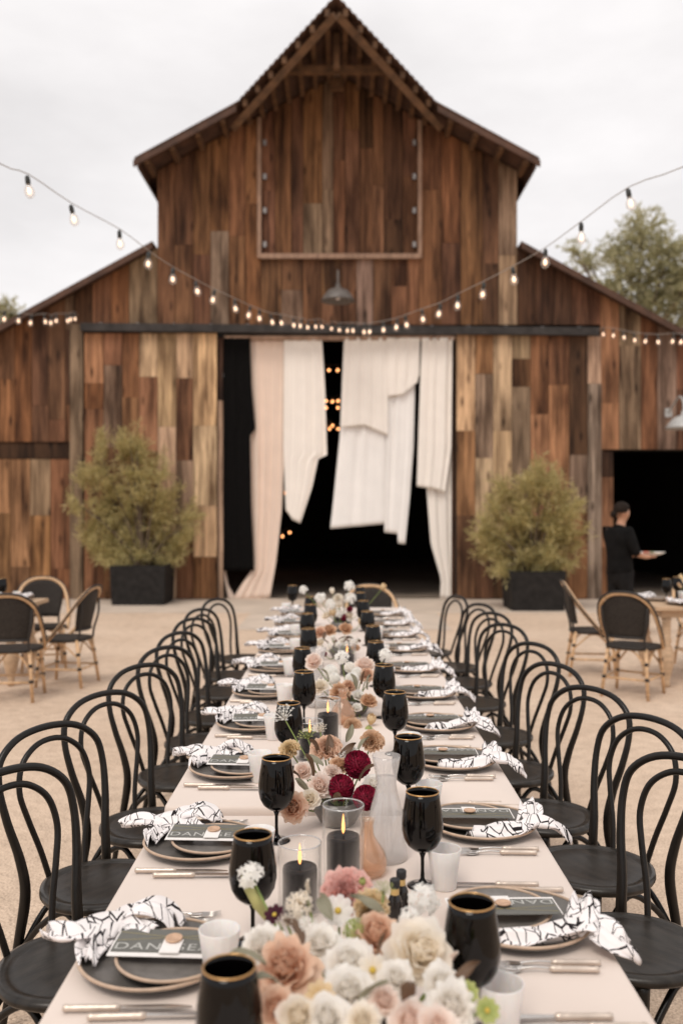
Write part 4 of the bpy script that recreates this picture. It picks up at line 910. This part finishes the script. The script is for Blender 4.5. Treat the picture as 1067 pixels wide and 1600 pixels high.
def m_daisy(seed, n=9):
    r = random.Random(seed); mb = MB()
    for k in range(n):
        th = 2*PI*k/n; dz = r.uniform(-.08,.12)
        def fn(u, v, th=th, dz=dz):
            uu = 2*u-1; x = .12+.88*v; y = uu*.34*math.sin(PI*(.12+.72*v)); z = .18*v*v+dz*v-.05*uu*uu
            return (x*math.cos(th)-y*math.sin(th), x*math.sin(th)+y*math.cos(th), z)
        mb.grid(fn, 4, 4)
    mb.cur = 1; mb.lathe([(.0,-.05),(.2,0),(.22,.08),(.12,.15),(0,.16)], 12); mb.cur = 0; return mb
def m_leaf(seed, w_=.36, curl=.35):
    r = random.Random(seed); mb = MB(); c2 = r.uniform(-.3,.3)
    mb.grid(lambda u, v: ((2*u-1)*w_*math.sin(PI*min(1, .04+v*.96))**.8*(1-.2*v), 2*v-.0, curl*(math.sin(v*2.2)-.9*v)+.16*abs(2*u-1)+.08*math.sin(9*v+5*u+seed)*v+c2*v*v*(2*u-1)*.3), 6, 9); return mb
def m_spray(seed):
    r = random.Random(seed); mb = MB(); mb.tube([(0,0,-.6),(0,.1,.2),(0,.3,1)], .02, 5)
    for i in range(60):
        t = r.random(); a = r.uniform(0,6.28); q = .22*(1-t*.7); c = Vector((q*math.cos(a), .1+.3*t*t+q*math.sin(a), -.2+1.2*t))
        s_ = .07; mb.add([c+Vector((s_,0,0)), c+Vector((0,s_,0)), c+Vector((-s_,0,0)), c+Vector((0,-s_,0)), c+Vector((0,0,s_)), c-Vector((0,0,s_))], [(0,1,4),(1,2,4),(2,3,4),(3,0,4),(1,0,5),(2,1,5),(3,2,5),(0,3,5)])
    return mb
HEADM = {'rose': [m_rose(1), m_rose(2, 38, 1.08, .08), m_rose(3, 30, .92, .06), m_rose(6, 36, 1.15, .10)], 'ranun': [m_rose(4, 44, .62, .02), m_rose(5, 40, .70, .03)], 'ruffle': [m_ruffle(1), m_ruffle(2, 60, .2)],
         'dahlia': [m_pompon(1, 130, .40, .165, .20), m_pompon(2, 130, .38, .165, .20)], 'ball': [m_pompon(3, 150, .30, .16, .05)], 'narcissus': [m_florets(1, 13, .40, 6), m_florets(2, 16, .36, 6)],
         'hydrangea': [m_florets(3, 30, .26, 4)], 'umbel': [m_umbel(1)], 'tulip': [m_tulip(1)], 'daisy': [m_daisy(1), m_daisy(2, 8)], 'leaf': [m_leaf(1), m_leaf(2, .42, .6), m_leaf(3, .3, .2)], 'spray': [m_spray(1)]}
HC = {}
NAMEF = {'rose': 'rose', 'ranun': 'ranunculus', 'ruffle': 'lisianthus', 'dahlia': 'dahlia', 'ball': 'pompon_flower', 'narcissus': 'narcissus', 'hydrangea': 'hydrangea', 'umbel': 'umbel_flower', 'tulip': 'tulip', 'daisy': 'cosmos', 'leaf': 'leaf', 'spray': 'astilbe'}
def head_mesh(kind, i, m):
    k = (kind, i, m)
    if k not in HC: HC[k] = HEADM[kind][i].mesh(NAMEF[kind], [m, 'pollen'] if kind == 'daisy' else m)
    return HC[k]
frnd = random.Random(9)
def arrangement(label, base, items, bowl=True, bowl_r=.075, bowl_h=.07):
    bx, by = base; z = zt(by); o = tag(empty('flower_arrangement', (bx, by, z+.0005)), label, 'flowers', 'flower arrangements'); ob = Vector((bx, by, z+.0005))
    if bowl:
        r_, h = bowl_r, bowl_h
        MB().lathe([(0,0),(r_*.55,0),(r_*.7,.006),(r_,h*.6),(r_*.95,h),(r_*.91,h),(r_*.94,h*.6),(r_*.6,.012),(0,.012)], 32).build('bowl', 'charger', o)
    for it in items:
        kind, m, px, py, Y, dpx = it[:6]; tilt = it[6] if len(it) > 6 else None
        p = P(px, py, Y); rad = dpx*Y/F/2; i = frnd.randrange(len(HEADM[kind]))
        me = head_mesh(kind, i, m); h = link(NAMEF[kind], me, o); h.location = p-ob; h.scale = (rad,)*3
        away = math.atan2(p.x-bx, .25)
        if kind == 'leaf':
            h.scale = (rad, rad, rad); h.rotation_euler = (frnd.uniform(.2,1.3), frnd.uniform(-.6,.6), it[6] if tilt is not None else frnd.uniform(0,6.28)); continue
        tx = tilt if tilt is not None else frnd.uniform(.45,1.0)
        if kind in ('umbel', 'tulip', 'spray'): tx = tilt if tilt is not None else .3
        h.rotation_euler = (Matrix.Rotation(away*.55, 4, 'Y') @ Matrix.Rotation(tx, 4, 'X') @ Matrix.Rotation(frnd.uniform(0,6.28), 4, 'Z')).to_euler()
        nrm = h.rotation_euler.to_matrix() @ Vector((0,0,1))
        st = p-ob-nrm*rad*.45; foot = Vector((frnd.uniform(-.02,.02), frnd.uniform(-.02,.02), .03 if bowl else .02)); mid = st-nrm*.05+(foot-st)*.35
        MB().tube(catmull([st, mid, foot], 6), .0022 if rad > .012 else .0014, 6).build('stem', 'stem', o)
    return o
def YA(y): return 1.30+(1600-y)/230*.40
A1 = [('rose','p_peach',446,1512,92,.75),('rose','p_cream',657,1488,98,.7),('rose','p_peach',588,1461,74,.6),('ruffle','p_yellow',580,1416,56,.6),('ruffle','p_pink',541,1392,82,.5),
      ('rose','p_white',545,1551,78,.85),('rose','p_white',545,1504,72,.6),('rose','p_white',706,1572,72,.9),('narcissus','p_purewhite',662,1408,54,.7),('daisy','p_purewhite',528,1424,42,.9),
      ('hydrangea','p_cream',468,1416,52,.5),('narcissus','p_purewhite',392,1370,46,.4),('rose','p_white',410,1478,66,.6),('rose','p_white',500,1474,56,.6),('daisy','p_cream',582,1517,44,1.0),
      ('ranun','p_white',511,1592,66,.9),('rose','p_cream',567,1596,52,.9),('rose','p_blush',640,1598,66,.9),('daisy','p_yellow',500,1558,42,1.1),('rose','p_blush',600,1564,48,.8),('daisy','p_green',731,1551,30,.8),
      ('daisy','p_green',761,1580,34,.9),('daisy','p_plum',429,1430,28,.6),('ranun','p_cream',466,1590,64,.9),('rose','p_blush',684,1608,60,.9),('rose','p_white',620,1530,52,.8),('rose','p_peach',430,1575,56,.9),('hydrangea','p_white',478,1455,50,.5),
      ('rose','p_white',690,1535,54,.8),('hydrangea','p_green',555,1455,44,.5)]
A1 = [(k, m, x, y, YA(y), dd*1.16, t) for k, m, x, y, dd, t in A1]
A1 += [('leaf','leaf_brown',627,1568,1.32,70,2.9),('leaf','leaf_brown',470,1480,1.50,70,.6),('leaf','leaf_sage',600,1430,1.58,60,1.2),('leaf','leaf_sage',560,1570,1.36,60,4.0),('leaf','leaf_brown',705,1545,1.40,60,5.2),('leaf','leaf_brown',650,1560,1.36,56,3.4),
       ('leaf','leaf_sage',440,1545,1.38,60,2.2),('leaf','leaf_sage',520,1440,1.56,60,.2)]
A1 += [('spray','p_cream',478,1392,1.62,40,.2),('umbel','p_green',600,1392,1.62,34,.3),('spray','p_blush',700,1500,1.5,44,.5),('umbel','p_cream',448,1442,1.56,32,.4),('narcissus','p_purewhite',640,1436,1.56,44,.6),('tulip','p_green',566,1380,1.66,18,.2),('leaf','leaf_sage',415,1510,1.44,60,1.6),('leaf','leaf_brown',590,1500,1.46,50,4.6)]
a1 = arrangement('big near arrangement of peach and white roses on the shorter table', (.02, 1.44), A1, bowl_r=.10, bowl_h=.09)
# green spathe on the tall narcissus stem
spa = MB().lathe([(0,-.055),(.006,-.045),(.011,-.015),(.009,.02),(.002,.045),(0,.048)], 12).build('spathe', 'sheath', a1); spa.location = P(397, 1403, YA(1370))-Vector((.02,1.44,zt(1.44))); spa.rotation_euler = (.1,-.5,0)
A2 = [('dahlia','p_red',558,1195,44,.8),('dahlia','p_red',533,1231,42,.7),('dahlia','p_red',571,1247,40,.8),('ruffle','p_tan',582,1157,44,.7),('ruffle','p_peach',511,1168,58,.5),('ruffle','p_white',546,1180,42,.6),
      ('ruffle','p_yellow',452,1170,38,.6),('rose','p_blush',500,1228,44,1.0),('rose','p_blush',473,1205,36,.8),('rose','p_peach',458,1262,48,1.2),('rose','p_white',584,1226,36,.8),('rose','p_cream',485,1248,34,1.1),
      ('umbel','p_purewhite',443,1119,40,.5),('umbel','p_green',480,1150,30,.4),('umbel','p_cream',500,1140,24,.4),('spray','p_blush',481,1262,34,2.4),('rose','p_tan',530,1196,34,.7),('ruffle','p_blush',520,1208,34,.8)]
A2 = [(k, m, x, y, 2.48+(1290-y)/170*.34, dd, t) for k, m, x, y, dd, t in A2]
for i, (x, y, dd, a, m) in enumerate([(512,1183,36,.3,'leaf_brown'),(530,1185,36,5.6,'leaf_brown'),(488,1215,40,2.2,'leaf_brown'),(505,1198,36,1.0,'leaf_sage'),(562,1222,36,4.4,'leaf_brown'),(470,1225,34,2.0,'leaf_brown'),(482,1240,34,2.8,'leaf_sage'),(540,1160,30,.2,'leaf_sage'),(496,1178,30,1.2,'leaf_brown'),(560,1175,30,5.3,'leaf_sage'),(455,1215,30,1.7,'leaf_brown'),(520,1255,34,3.2,'leaf_brown')]):
    A2.append(('leaf', m, x, y, 2.48+(1290-y)/170*.34, dd, a))
arrangement('arrangement with three dark red dahlias and brown leaves', (-.01, 2.62), A2, bowl_r=.07, bowl_h=.07)
A3 = [('rose','p_blush',490,1033,34),('narcissus','p_purewhite',534,1028,30),('ball','p_purewhite',522,1061,22),('ball','p_purewhite',550,1062,26),('ball','p_purewhite',516,1050,26),('ball','p_purewhite',558,1052,22),('ball','p_white',546,1043,20),
      ('rose','p_blush',570,1038,36),('rose','p_peach',573,1054,26),('rose','p_tan',530,1080,34),('rose','p_tan',576,1095,30),('ranun','p_purewhite',559,1087,20),('ranun','p_purewhite',557,1106,18),('narcissus','p_purewhite',602,1024,28),
      ('ruffle','p_tan',550,1134,32),('tulip','p_yellow',580,1126,24),('rose','p_cream',500,1072,28),('ruffle','p_blush',588,1148,18),('narcissus','p_green',576,1140,16),('rose','p_peach',545,1072,24)]
A3 = [(q[0], q[1], q[2], q[3], 3.72+(1140-q[3])/120*.42, q[4]) for q in A3]
for i, (x, y, a) in enumerate([(556,1078,.8),(566,1070,4.0),(575,1078,5.0),(545,1095,2.5),(565,1112,3.6),(520,1095,2.0),(512,1066,1.2)]): A3.append(('leaf', 'leaf_brown' if i % 2 else 'leaf_sage', x, y, 3.9, 26, a))
arrangement('arrangement of white ball flowers and tan roses in the middle of the longest table', (.05, 3.98), A3)
A4 = [('rose','p_tan',514,984,26),('rose','p_tan',540,982,26),('rose','p_peach',500,988,22),('ball','p_white',520,996,9),('ball','p_white',548,996,9),('ball','p_white',534,1000,9),('ball','p_white',560,1000,8),('ball','p_white',541,1006,9),('narcissus','p_white',552,1004,16),('narcissus','p_white',528,1008,14),
      ('ruffle','p_red',506,1022,12),('ball','p_white',515,1010,10),('ranun','p_cream',500,1004,16),('ruffle','p_tan',556,1012,16)]
A4 = [(q[0], q[1], q[2], q[3], 5.35+(1010-q[3])/40*.3, q[4]) for q in A4]
for i in range(8): A4.append(('leaf', 'leaf_brown', 505+i*8, 1000+(i % 3)*5, 5.4, 16, i*1.3))
arrangement('arrangement of small tan roses and white buds farther along the longest table', (.0, 5.5), A4)
A5 = [('tulip','p_yellow',564,972,18),('narcissus','p_purewhite',546,916,22),('narcissus','p_purewhite',474,922,18),('tulip','p_cream',519,924,13),('narcissus','p_purewhite',501,935,24),('narcissus','p_purewhite',517,945,24),('tulip','p_cream',530,945,16),
      ('narcissus','p_purewhite',547,935,24),('tulip','p_yellow',520,958,18),('tulip','p_yellow',598,918,15),('dahlia','p_red',537,965,12),('ruffle','p_red',546,952,12),('rose','p_cream',510,962,18),('rose','p_cream',545,962,16),('ruffle','p_cream',528,934,18),('narcissus','p_white',530,960,18)]
A5 = [(q[0], q[1], q[2], q[3], 6.75, q[4]) for q in A5]
arrangement('loose white narcissus and tulip arrangement closest to the barn', (.0, 6.75), A5)

# ------------------------------------------------------------------ side tables and rattan chairs
def make_rattan():
    o = empty('rattan_chair'); z0 = .45
    def seat_fn(r_, z): return [(x*(1+.10*(y/.22)), y, z) for x, y in [(r_*1.05*math.copysign(abs(math.cos(a))**.7, math.cos(a)), r_*math.copysign(abs(math.sin(a))**.7, math.sin(a))) for a in [2*PI*k/32 for k in range(32)]]]
    mb = MB(); loops = [seat_fn(.21, z0-.03), seat_fn(.222, z0-.02), seat_fn(.222, z0-.004), seat_fn(.21, z0), seat_fn(.12, z0-.004)]
    v = [p for l_ in loops for p in l_]; f = [tuple(range(31,-1,-1)), tuple(range(128,160))]
    for k in range(4):
        for i in range(32): f.append((k*32+i, k*32+(i+1)%32, (k+1)*32+(i+1)%32, (k+1)*32+i))
    mb.add(v, f); st = mb.build('seat', 'woven', o)
    hp = [(-.235,.10,.42),(-.250,.02,.50),(-.252,-.08,.62),(-.240,-.17,.74),(-.20,-.235,.84),(-.11,-.275,.905),(0,-.285,.92),(.11,-.275,.905),(.20,-.235,.84),(.240,-.17,.74),(.252,-.08,.62),(.250,.02,.50),(.235,.10,.42)]
    MB().tube(catmull(hp, 5), .017, 10).build('back_hoop', 'rattan', o)
    MB().tube(catmull([(x*1.06, y-.018, z+.018) for x, y, z in hp], 5), .0095, 8).build('hoop_trim', 'binding', o)
    def back(u, v):
        uu = 2*u-1; zb = .53; top = .905-.10*abs(uu)**2.6; z = zb+(top-zb)*v; hw = .165+.045*math.sin(PI*.5*min(1, v*1.2)); x = uu*hw
        y = -.20-.085*(z-.45)/.45+.05*uu*uu
        return (x, y, z)
    bk = MB().grid(back, 14, 12).build('woven_back', 'woven', o); bk.modifiers.new('t', 'SOLIDIFY').thickness = .012
    MB().tube([back(k/14, 0) for k in range(15)], .013, 8).build('lower_rail', 'binding', o)
    for s in (-1, 1):
        MB().tube(catmull([(s*.165,-.19,.43),(s*.165,-.205,.53),(s*.19,-.235,.66),(s*.20,-.235,.80)], 5), .011, 8).build('back_post', 'binding', o)
        for (a, b) in (((s*.165,-.175,.44),(s*.205,-.235,0)), ((s*.185,.17,.44),(s*.215,.205,0))):
            a = Vector(a); b = Vector(b); lg = MB().tube([a, b], [.0165,.0145], 10).build('leg', 'rattan', o)
            for t in (.30, .60):
                c = a+(b-a)*t; dd = (b-a).normalized(); MB().tube([c-dd*.014, c+dd*.014], .0195, 10).build('binding', 'binding', lg)
        MB().tube([(s*.190,-.212,.17),(s*.205,.188,.17)], .010, 8).build('stretcher', 'rattan', o)
        MB().tube(catmull([(s*.18,-.20,.27),(s*.20,-.06,.40),(s*.205,.0,.42),(s*.205,.06,.40),(s*.20,.185,.27)], 5), .008, 8).build('brace', 'rattan', o)
    MB().tube([(-.19,-.21,.17),(.19,-.21,.17)], .010, 8).build('stretcher', 'rattan', o); MB().tube([(-.205,.19,.17),(.205,.19,.17)], .010, 8).build('stretcher', 'rattan', o)
    for y in (-.2, .185): MB().tube(catmull([(-.185,y,.27),(-.08,y*.95,.40),(0,y*.93,.425),(.08,y*.95,.40),(.185,y,.27)], 5), .009, 8).build('brace', 'rattan', o)
    o['category'] = 'chair'; return o
rat = Proto(make_rattan())
def rc(x, y, facing_deg, label): rat.place((x, y, 0), R(facing_deg-90), label, 'rattan bistro chairs')
rc(2.60, 8.28, 55, "rattan chair with its back turned, at the waiter's side table")
rc(2.52, 9.35, -8, "rattan chair ending the waiter's side table, beside the rounder shrub")
rc(3.78, 9.72, -88, "rattan chair tucked at the barn side of the waiter's side table")
rc(-2.86, 8.12, 96, 'rattan chair with its back turned, at the table by the taller shrub')
rc(-2.60, 8.78, 172, 'rattan chair seen sideways at the end of the table by the taller shrub')
rc(-3.10, 9.65, -70, 'rattan chair on the barn side of the table by the taller shrub')
rc(.31, 8.60, -80, 'rattan chair at the barn end of the longest table, behind the narcissus flowers')
def side_table(x0, x1, y0, y1, label):
    o = tag(empty('wooden_table', ((x0+x1)/2, (y0+y1)/2, 0)), label, 'table', 'wooden side tables'); hx, hy = (x1-x0)/2, (y1-y0)/2
    n = 6
    for k in range(n):
        a = -hy+2*hy*k/n; MB().box(-hx, hx, a+.002, a+2*hy/n-.002, .725, .76).build('plank', 'table_wood', o, smooth=False)
    MB().box(-hx+.08, hx-.08, -hy+.08, hy-.08, .65, .724).build('apron', 'table_wood', o, smooth=False)
    for sx in (-1, 1):
        for sy in (-1, 1):
            MB().lathe([(0,0),(.03,0),(.035,.04),(.028,.06),(.05,.14),(.075,.24),(.07,.33),(.04,.40),(.05,.43),(.038,.46),(.04,.60),(.045,.649),(0,.649)], 18, (sx*(hx-.14), sy*(hy-.13), 0)).build('turned_leg', 'table_wood', o)
side_table(2.88, 5.2, 8.50, 9.35, "pale wooden side table in front of the waiter")
side_table(-5.2, -2.95, 8.55, 9.35, 'pale wooden side table by the taller shrub')
def side_setting(x, y, rz, which, glass=True):
    Mm = Matrix.Translation((x, y, .7605)) @ Matrix.Rotation(rz, 4, 'Z'); at = lambda a, b, c=0: Mm @ Vector((a, b, c))
    charger.place(at(0,0,.001), rz, 'charcoal charger plate with clay rim '+which, 'charger plates'); salad.place(at(.02,.02,.0135), rz, 'small grey salad plate '+which, 'salad plates')
    napk[-1][0].place(at(0,0,.004), rz, 'patterned white napkin '+which, 'patterned napkins'); cupp.place(at(.10,.21,.001), 0, 'frosted tumbler '+which, 'frosted tumblers')
    if glass: glassp.place(at(-.06,.25,.001), 0, 'black wine glass '+which, 'black wine glasses')
WT = "on the waiter's side table"; ST = 'on taller shrub side table'
side_setting(3.20, 8.72, 0, WT+', by turned chair'); side_setting(3.75, 8.70, 0, WT+', beneath the dark opening'); side_setting(3.10, 9.12, R(-80), WT+', rounder shrub end')
side_setting(3.72, 9.15, PI, WT+', barn side')
side_setting(-3.25, 8.80, 0, ST+', by turned chair'); side_setting(-3.20, 9.12, PI, ST+', barn side', False); side_setting(-3.75, 8.78, 0, ST+', outer end')
candle_pos = P(1041, 930, 8.9)
cz = tag(empty('tea_light', (3.15, 8.93, .7605)), "small lit tea light on the waiter's side table", 'candle'); MB().lathe([(0,0),(.03,0),(.035,.05),(.033,.05),(.028,.004),(0,.004)], 24).build('glass_cup', 'glass_peach', cz)
MB().lathe([(0,.005),(.025,.005),(.025,.02),(0,.02)], 16).build('wax_disc', 'ceramic', cz); MB().lathe([(0,.02),(.006,.026),(.007,.034),(0,.05)], 10).build('flame', 'flame', cz)
fa = tag(empty('flower_arrangement', (3.42, 8.96, .7605)), "orange and cream arrangement on the waiter's side table", 'flowers', 'flower arrangements')
MB().lathe([(0,0),(.04,0),(.07,.05),(.065,.08),(.06,.08),(.03,.01),(0,.01)], 24).build('bowl', 'charger', fa)
for i, (dx, dy, dz, k, m, s_) in enumerate([(-.10,-.02,.20,'daisy','p_yellow',.035),(-.16,0,.16,'daisy','p_tan',.03),(-.05,-.05,.16,'rose','p_cream',.055),(.04,-.06,.15,'rose','p_white',.06),(-.09,-.08,.11,'rose','p_peach',.05),(.10,.0,.16,'rose','p_tan',.05),(0,.06,.18,'ruffle','p_yellow',.045),(-.13,.03,.24,'daisy','p_yellow',.03),(.0,-.09,.10,'rose','p_blush',.05)]):
    h = link(NAMEF[k], head_mesh(k, 0, m), fa); h.location = (dx, dy, dz); h.scale = (s_,)*3; h.rotation_euler = (.9, dx*3, i)
    MB().tube(catmull([(dx,dy,dz),(dx*.5,dy*.5,dz*.6),(0,0,.02)], 4), .003, 5).build('stem', 'stem', fa)

# ------------------------------------------------------------------ waiter
def skin_mesh(name, pts, edges, root, m, parent, sub=2):
    """pts: [(co, rx, ry)]"""
    me = bpy.data.meshes.new(name); me.from_pydata([p[0] for p in pts], edges, []); o = link(name, me, parent)
    md = o.modifiers.new('skin', 'SKIN'); md.use_smooth_shade = True; sv = me.skin_vertices
    if not sv: 
        import bmesh
        bm = bmesh.new(); bm.from_mesh(me); bm.verts.layers.skin.verify(); bm.to_mesh(me); bm.free(); sv = me.skin_vertices
    for i, p in enumerate(pts): sv[0].data[i].radius = (p[1], p[2] if len(p) > 2 else p[1]); sv[0].data[i].use_root = (i == root)
    s2 = o.modifiers.new('sub', 'SUBSURF'); s2.levels = sub; s2.render_levels = sub
    me.materials.append(MATS[m]); return o
per = tag(empty('person', (3.60, 12.0, 0), R(22)), 'waiter in black shirt and trousers walking with a plate of food', 'person')
# local: facing +x, left side +y
bp_, be = [], []
def bj(co, r1, r2=None, frm=None):
    bp_.append((Vector(co), r1, r2 or r1))
    if frm is not None: be.append((frm, len(bp_)-1))
    return len(bp_)-1
pel = bj((0,0,.95), .13, .15); ch1 = bj((-.01,0,1.12), .115, .14, pel); ch2 = bj((-.01,0,1.30), .12, .16, ch1); nk0 = bj((.0,0,1.42), .07, .08, ch2); nk = bj((.02,0,1.50), .052, .052, nk0)
hd1 = bj((.045,0,1.57), .072, .068, nk); hd2 = bj((.05,0,1.65), .092, .078, hd1); hd3 = bj((.04,0,1.715), .065, .06, hd2)
nose = bj((.148,0,1.615), .012, .012, hd2)
for s in (-1, 1):
    bj((.025, s*.088, 1.62), .016, .012, hd2)
    sh = bj((-.01, s*.17, 1.37), .06, .06, ch2)
    if s < 0:   # arm toward the camera carries the plate
        el = bj((.06, s*.23, 1.10), .045, .045, sh); wr_ = bj((.26, s*.17, 1.055), .030, .026, el); pm = bj((.335, s*.15, 1.055), .040, .018, wr_)
        for k, (dy, ln) in enumerate(((-.036,.055),(-.013,.075),(.011,.08),(.034,.068))):
            f1_ = bj((.37, s*.15+dy, 1.052), .010, .010, pm); f2_ = bj((.37+ln*.55, s*.15+dy*1.15, 1.048), .009, .009, f1_); bj((.37+ln, s*.15+dy*1.2, 1.058), .007, .007, f2_)
        t1_ = bj((.315, s*.15+.055, 1.07), .011, .011, pm); bj((.35, s*.15+.07, 1.088), .009, .009, t1_)
    else:
        el = bj((.05, s*.24, 1.10), .045, .045, sh); wr_ = bj((.24, s*.16, 1.06), .030, .026, el); pm = bj((.31, s*.12, 1.055), .040, .018, wr_)
        for k, (dy, ln) in enumerate(((-.034,.068),(-.011,.08),(.013,.075),(.036,.055))):
            f1_ = bj((.345, s*.12+dy, 1.052), .010, .010, pm); f2_ = bj((.345+ln*.55, s*.12+dy*1.15, 1.048), .009, .009, f1_); bj((.345+ln, s*.12+dy*1.2, 1.058), .007, .007, f2_)
        t1_ = bj((.29, s*.12-.055, 1.07), .011, .011, pm); bj((.325, s*.12-.07, 1.088), .009, .009, t1_)
    hp_ = bj((0, s*.09, .88), .09, .09, pel); kn_ = bj((.06 if s < 0 else -.03, s*.10, .49), .055, .055, hp_); an_ = bj((.04 if s < 0 else -.16, s*.10, .085), .036, .036, kn_); bj((.15 if s < 0 else -.05, s*.105, .04), .034, .03, an_)
body = skin_mesh('body', bp_, be, 0, 'skin', per)
sp_ = [(Vector((0,0,.80)), .165, .195), (Vector((0,0,.90)), .165, .20), (Vector((-.01,0,1.02)), .155, .19), (Vector((-.01,0,1.16)), .155, .195), (Vector((-.015,0,1.29)), .155, .20), (Vector((-.005,0,1.41)), .10, .13), (Vector((.012,0,1.475)), .066, .07)]
se = [(0,1),(1,2),(2,3),(3,4),(4,5),(5,6)]
for s in (-1, 1):
    i = len(sp_); sp_ += [(Vector((-.015, s*.18, 1.37)), .09, .09), (Vector((.02, s*.215, 1.24)), .078, .078), (Vector((.05, s*.235, 1.12)), .070, .070), (Vector((.11, s*.222, 1.088)), .058, .058)]; se += [(4,i),(i,i+1),(i+1,i+2),(i+2,i+3)]
skin_mesh('shirt', sp_, se, 0, 'uniform', per)
tp_ = [(Vector((0,0,1.0)), .15, .18), (Vector((-.01,0,.86)), .155, .185)]; te_ = [(0,1)]
for s in (-1, 1):
    i = len(tp_); kx = .06 if s < 0 else -.03; ax = .04 if s < 0 else -.16
    tp_ += [(Vector((.0, s*.095, .74)), .11, .105), (Vector((kx, s*.10, .49)), .078, .078), (Vector(((kx+ax)/2, s*.10, .28)), .07, .07), (Vector((ax, s*.10, .10)), .062, .062)]; te_ += [(1,i),(i,i+1),(i+1,i+2),(i+2,i+3)]
skin_mesh('trousers', tp_, te_, 0, 'trousers', per)
for s in (-1, 1):
    ax = .04 if s < 0 else -.16; mb = MB().lathe([(0,0),(.05,0),(.052,.02),(.046,.06),(.03,.10),(0,.105)], 18, sx=2.4, sy=.95); ob = mb.build('shoe', 'shoe', per); ob.location = (ax+.06, s*.10, .002)
def hair_fn(u, v):
    a = 2*PI*u; p_ = PI*v*.60; x = .118*math.sin(p_)*math.cos(a); y = .098*math.sin(p_)*math.sin(a); z = .112*math.cos(p_)
    if math.cos(a) > .1 and v > .5: x *= 1-.55*(v-.5)*2*math.cos(a); z += .06*(v-.5)*2*math.cos(a)
    return (x+.025, y, z+1.655)
MB().grid(hair_fn, 28, 12).build('hair', 'hair', per)
MB().lathe([(0,-.05),(.035,-.04),(.048,0),(.035,.04),(0,.05)], 14, (-.10,0,1.60)).build('hair_bun', 'hair', per)
wm = Matrix.Translation((3.60,12.0,0)) @ Matrix.Rotation(R(22), 4, 'Z')
dish = tag(empty('serving_plate', wm @ Vector((.46,-.03,1.070)), R(22)), 'white oval serving plate carried by the waiter', 'plate')
MB().lathe([(0,0),(.10,0),(.13,.010),(.165,.030),(.170,.034),(.162,.034),(.125,.016),(.09,.008),(0,.007)], 36, sx=1.25).build('dish', 'ceramic', dish)
for i in range(7):
    a = rnd.uniform(0,6.28); q = rnd.uniform(.0,.08)
    fo = MB().lathe([(0,-.012),(.016,-.008),(.022,.006),(.014,.020),(0,.024)], 10).build('food', 'tomato' if i % 2 else 'herb', dish); fo.location = (q*math.cos(a)-.05, q*math.sin(a), .022)
print('boards', NB[0])
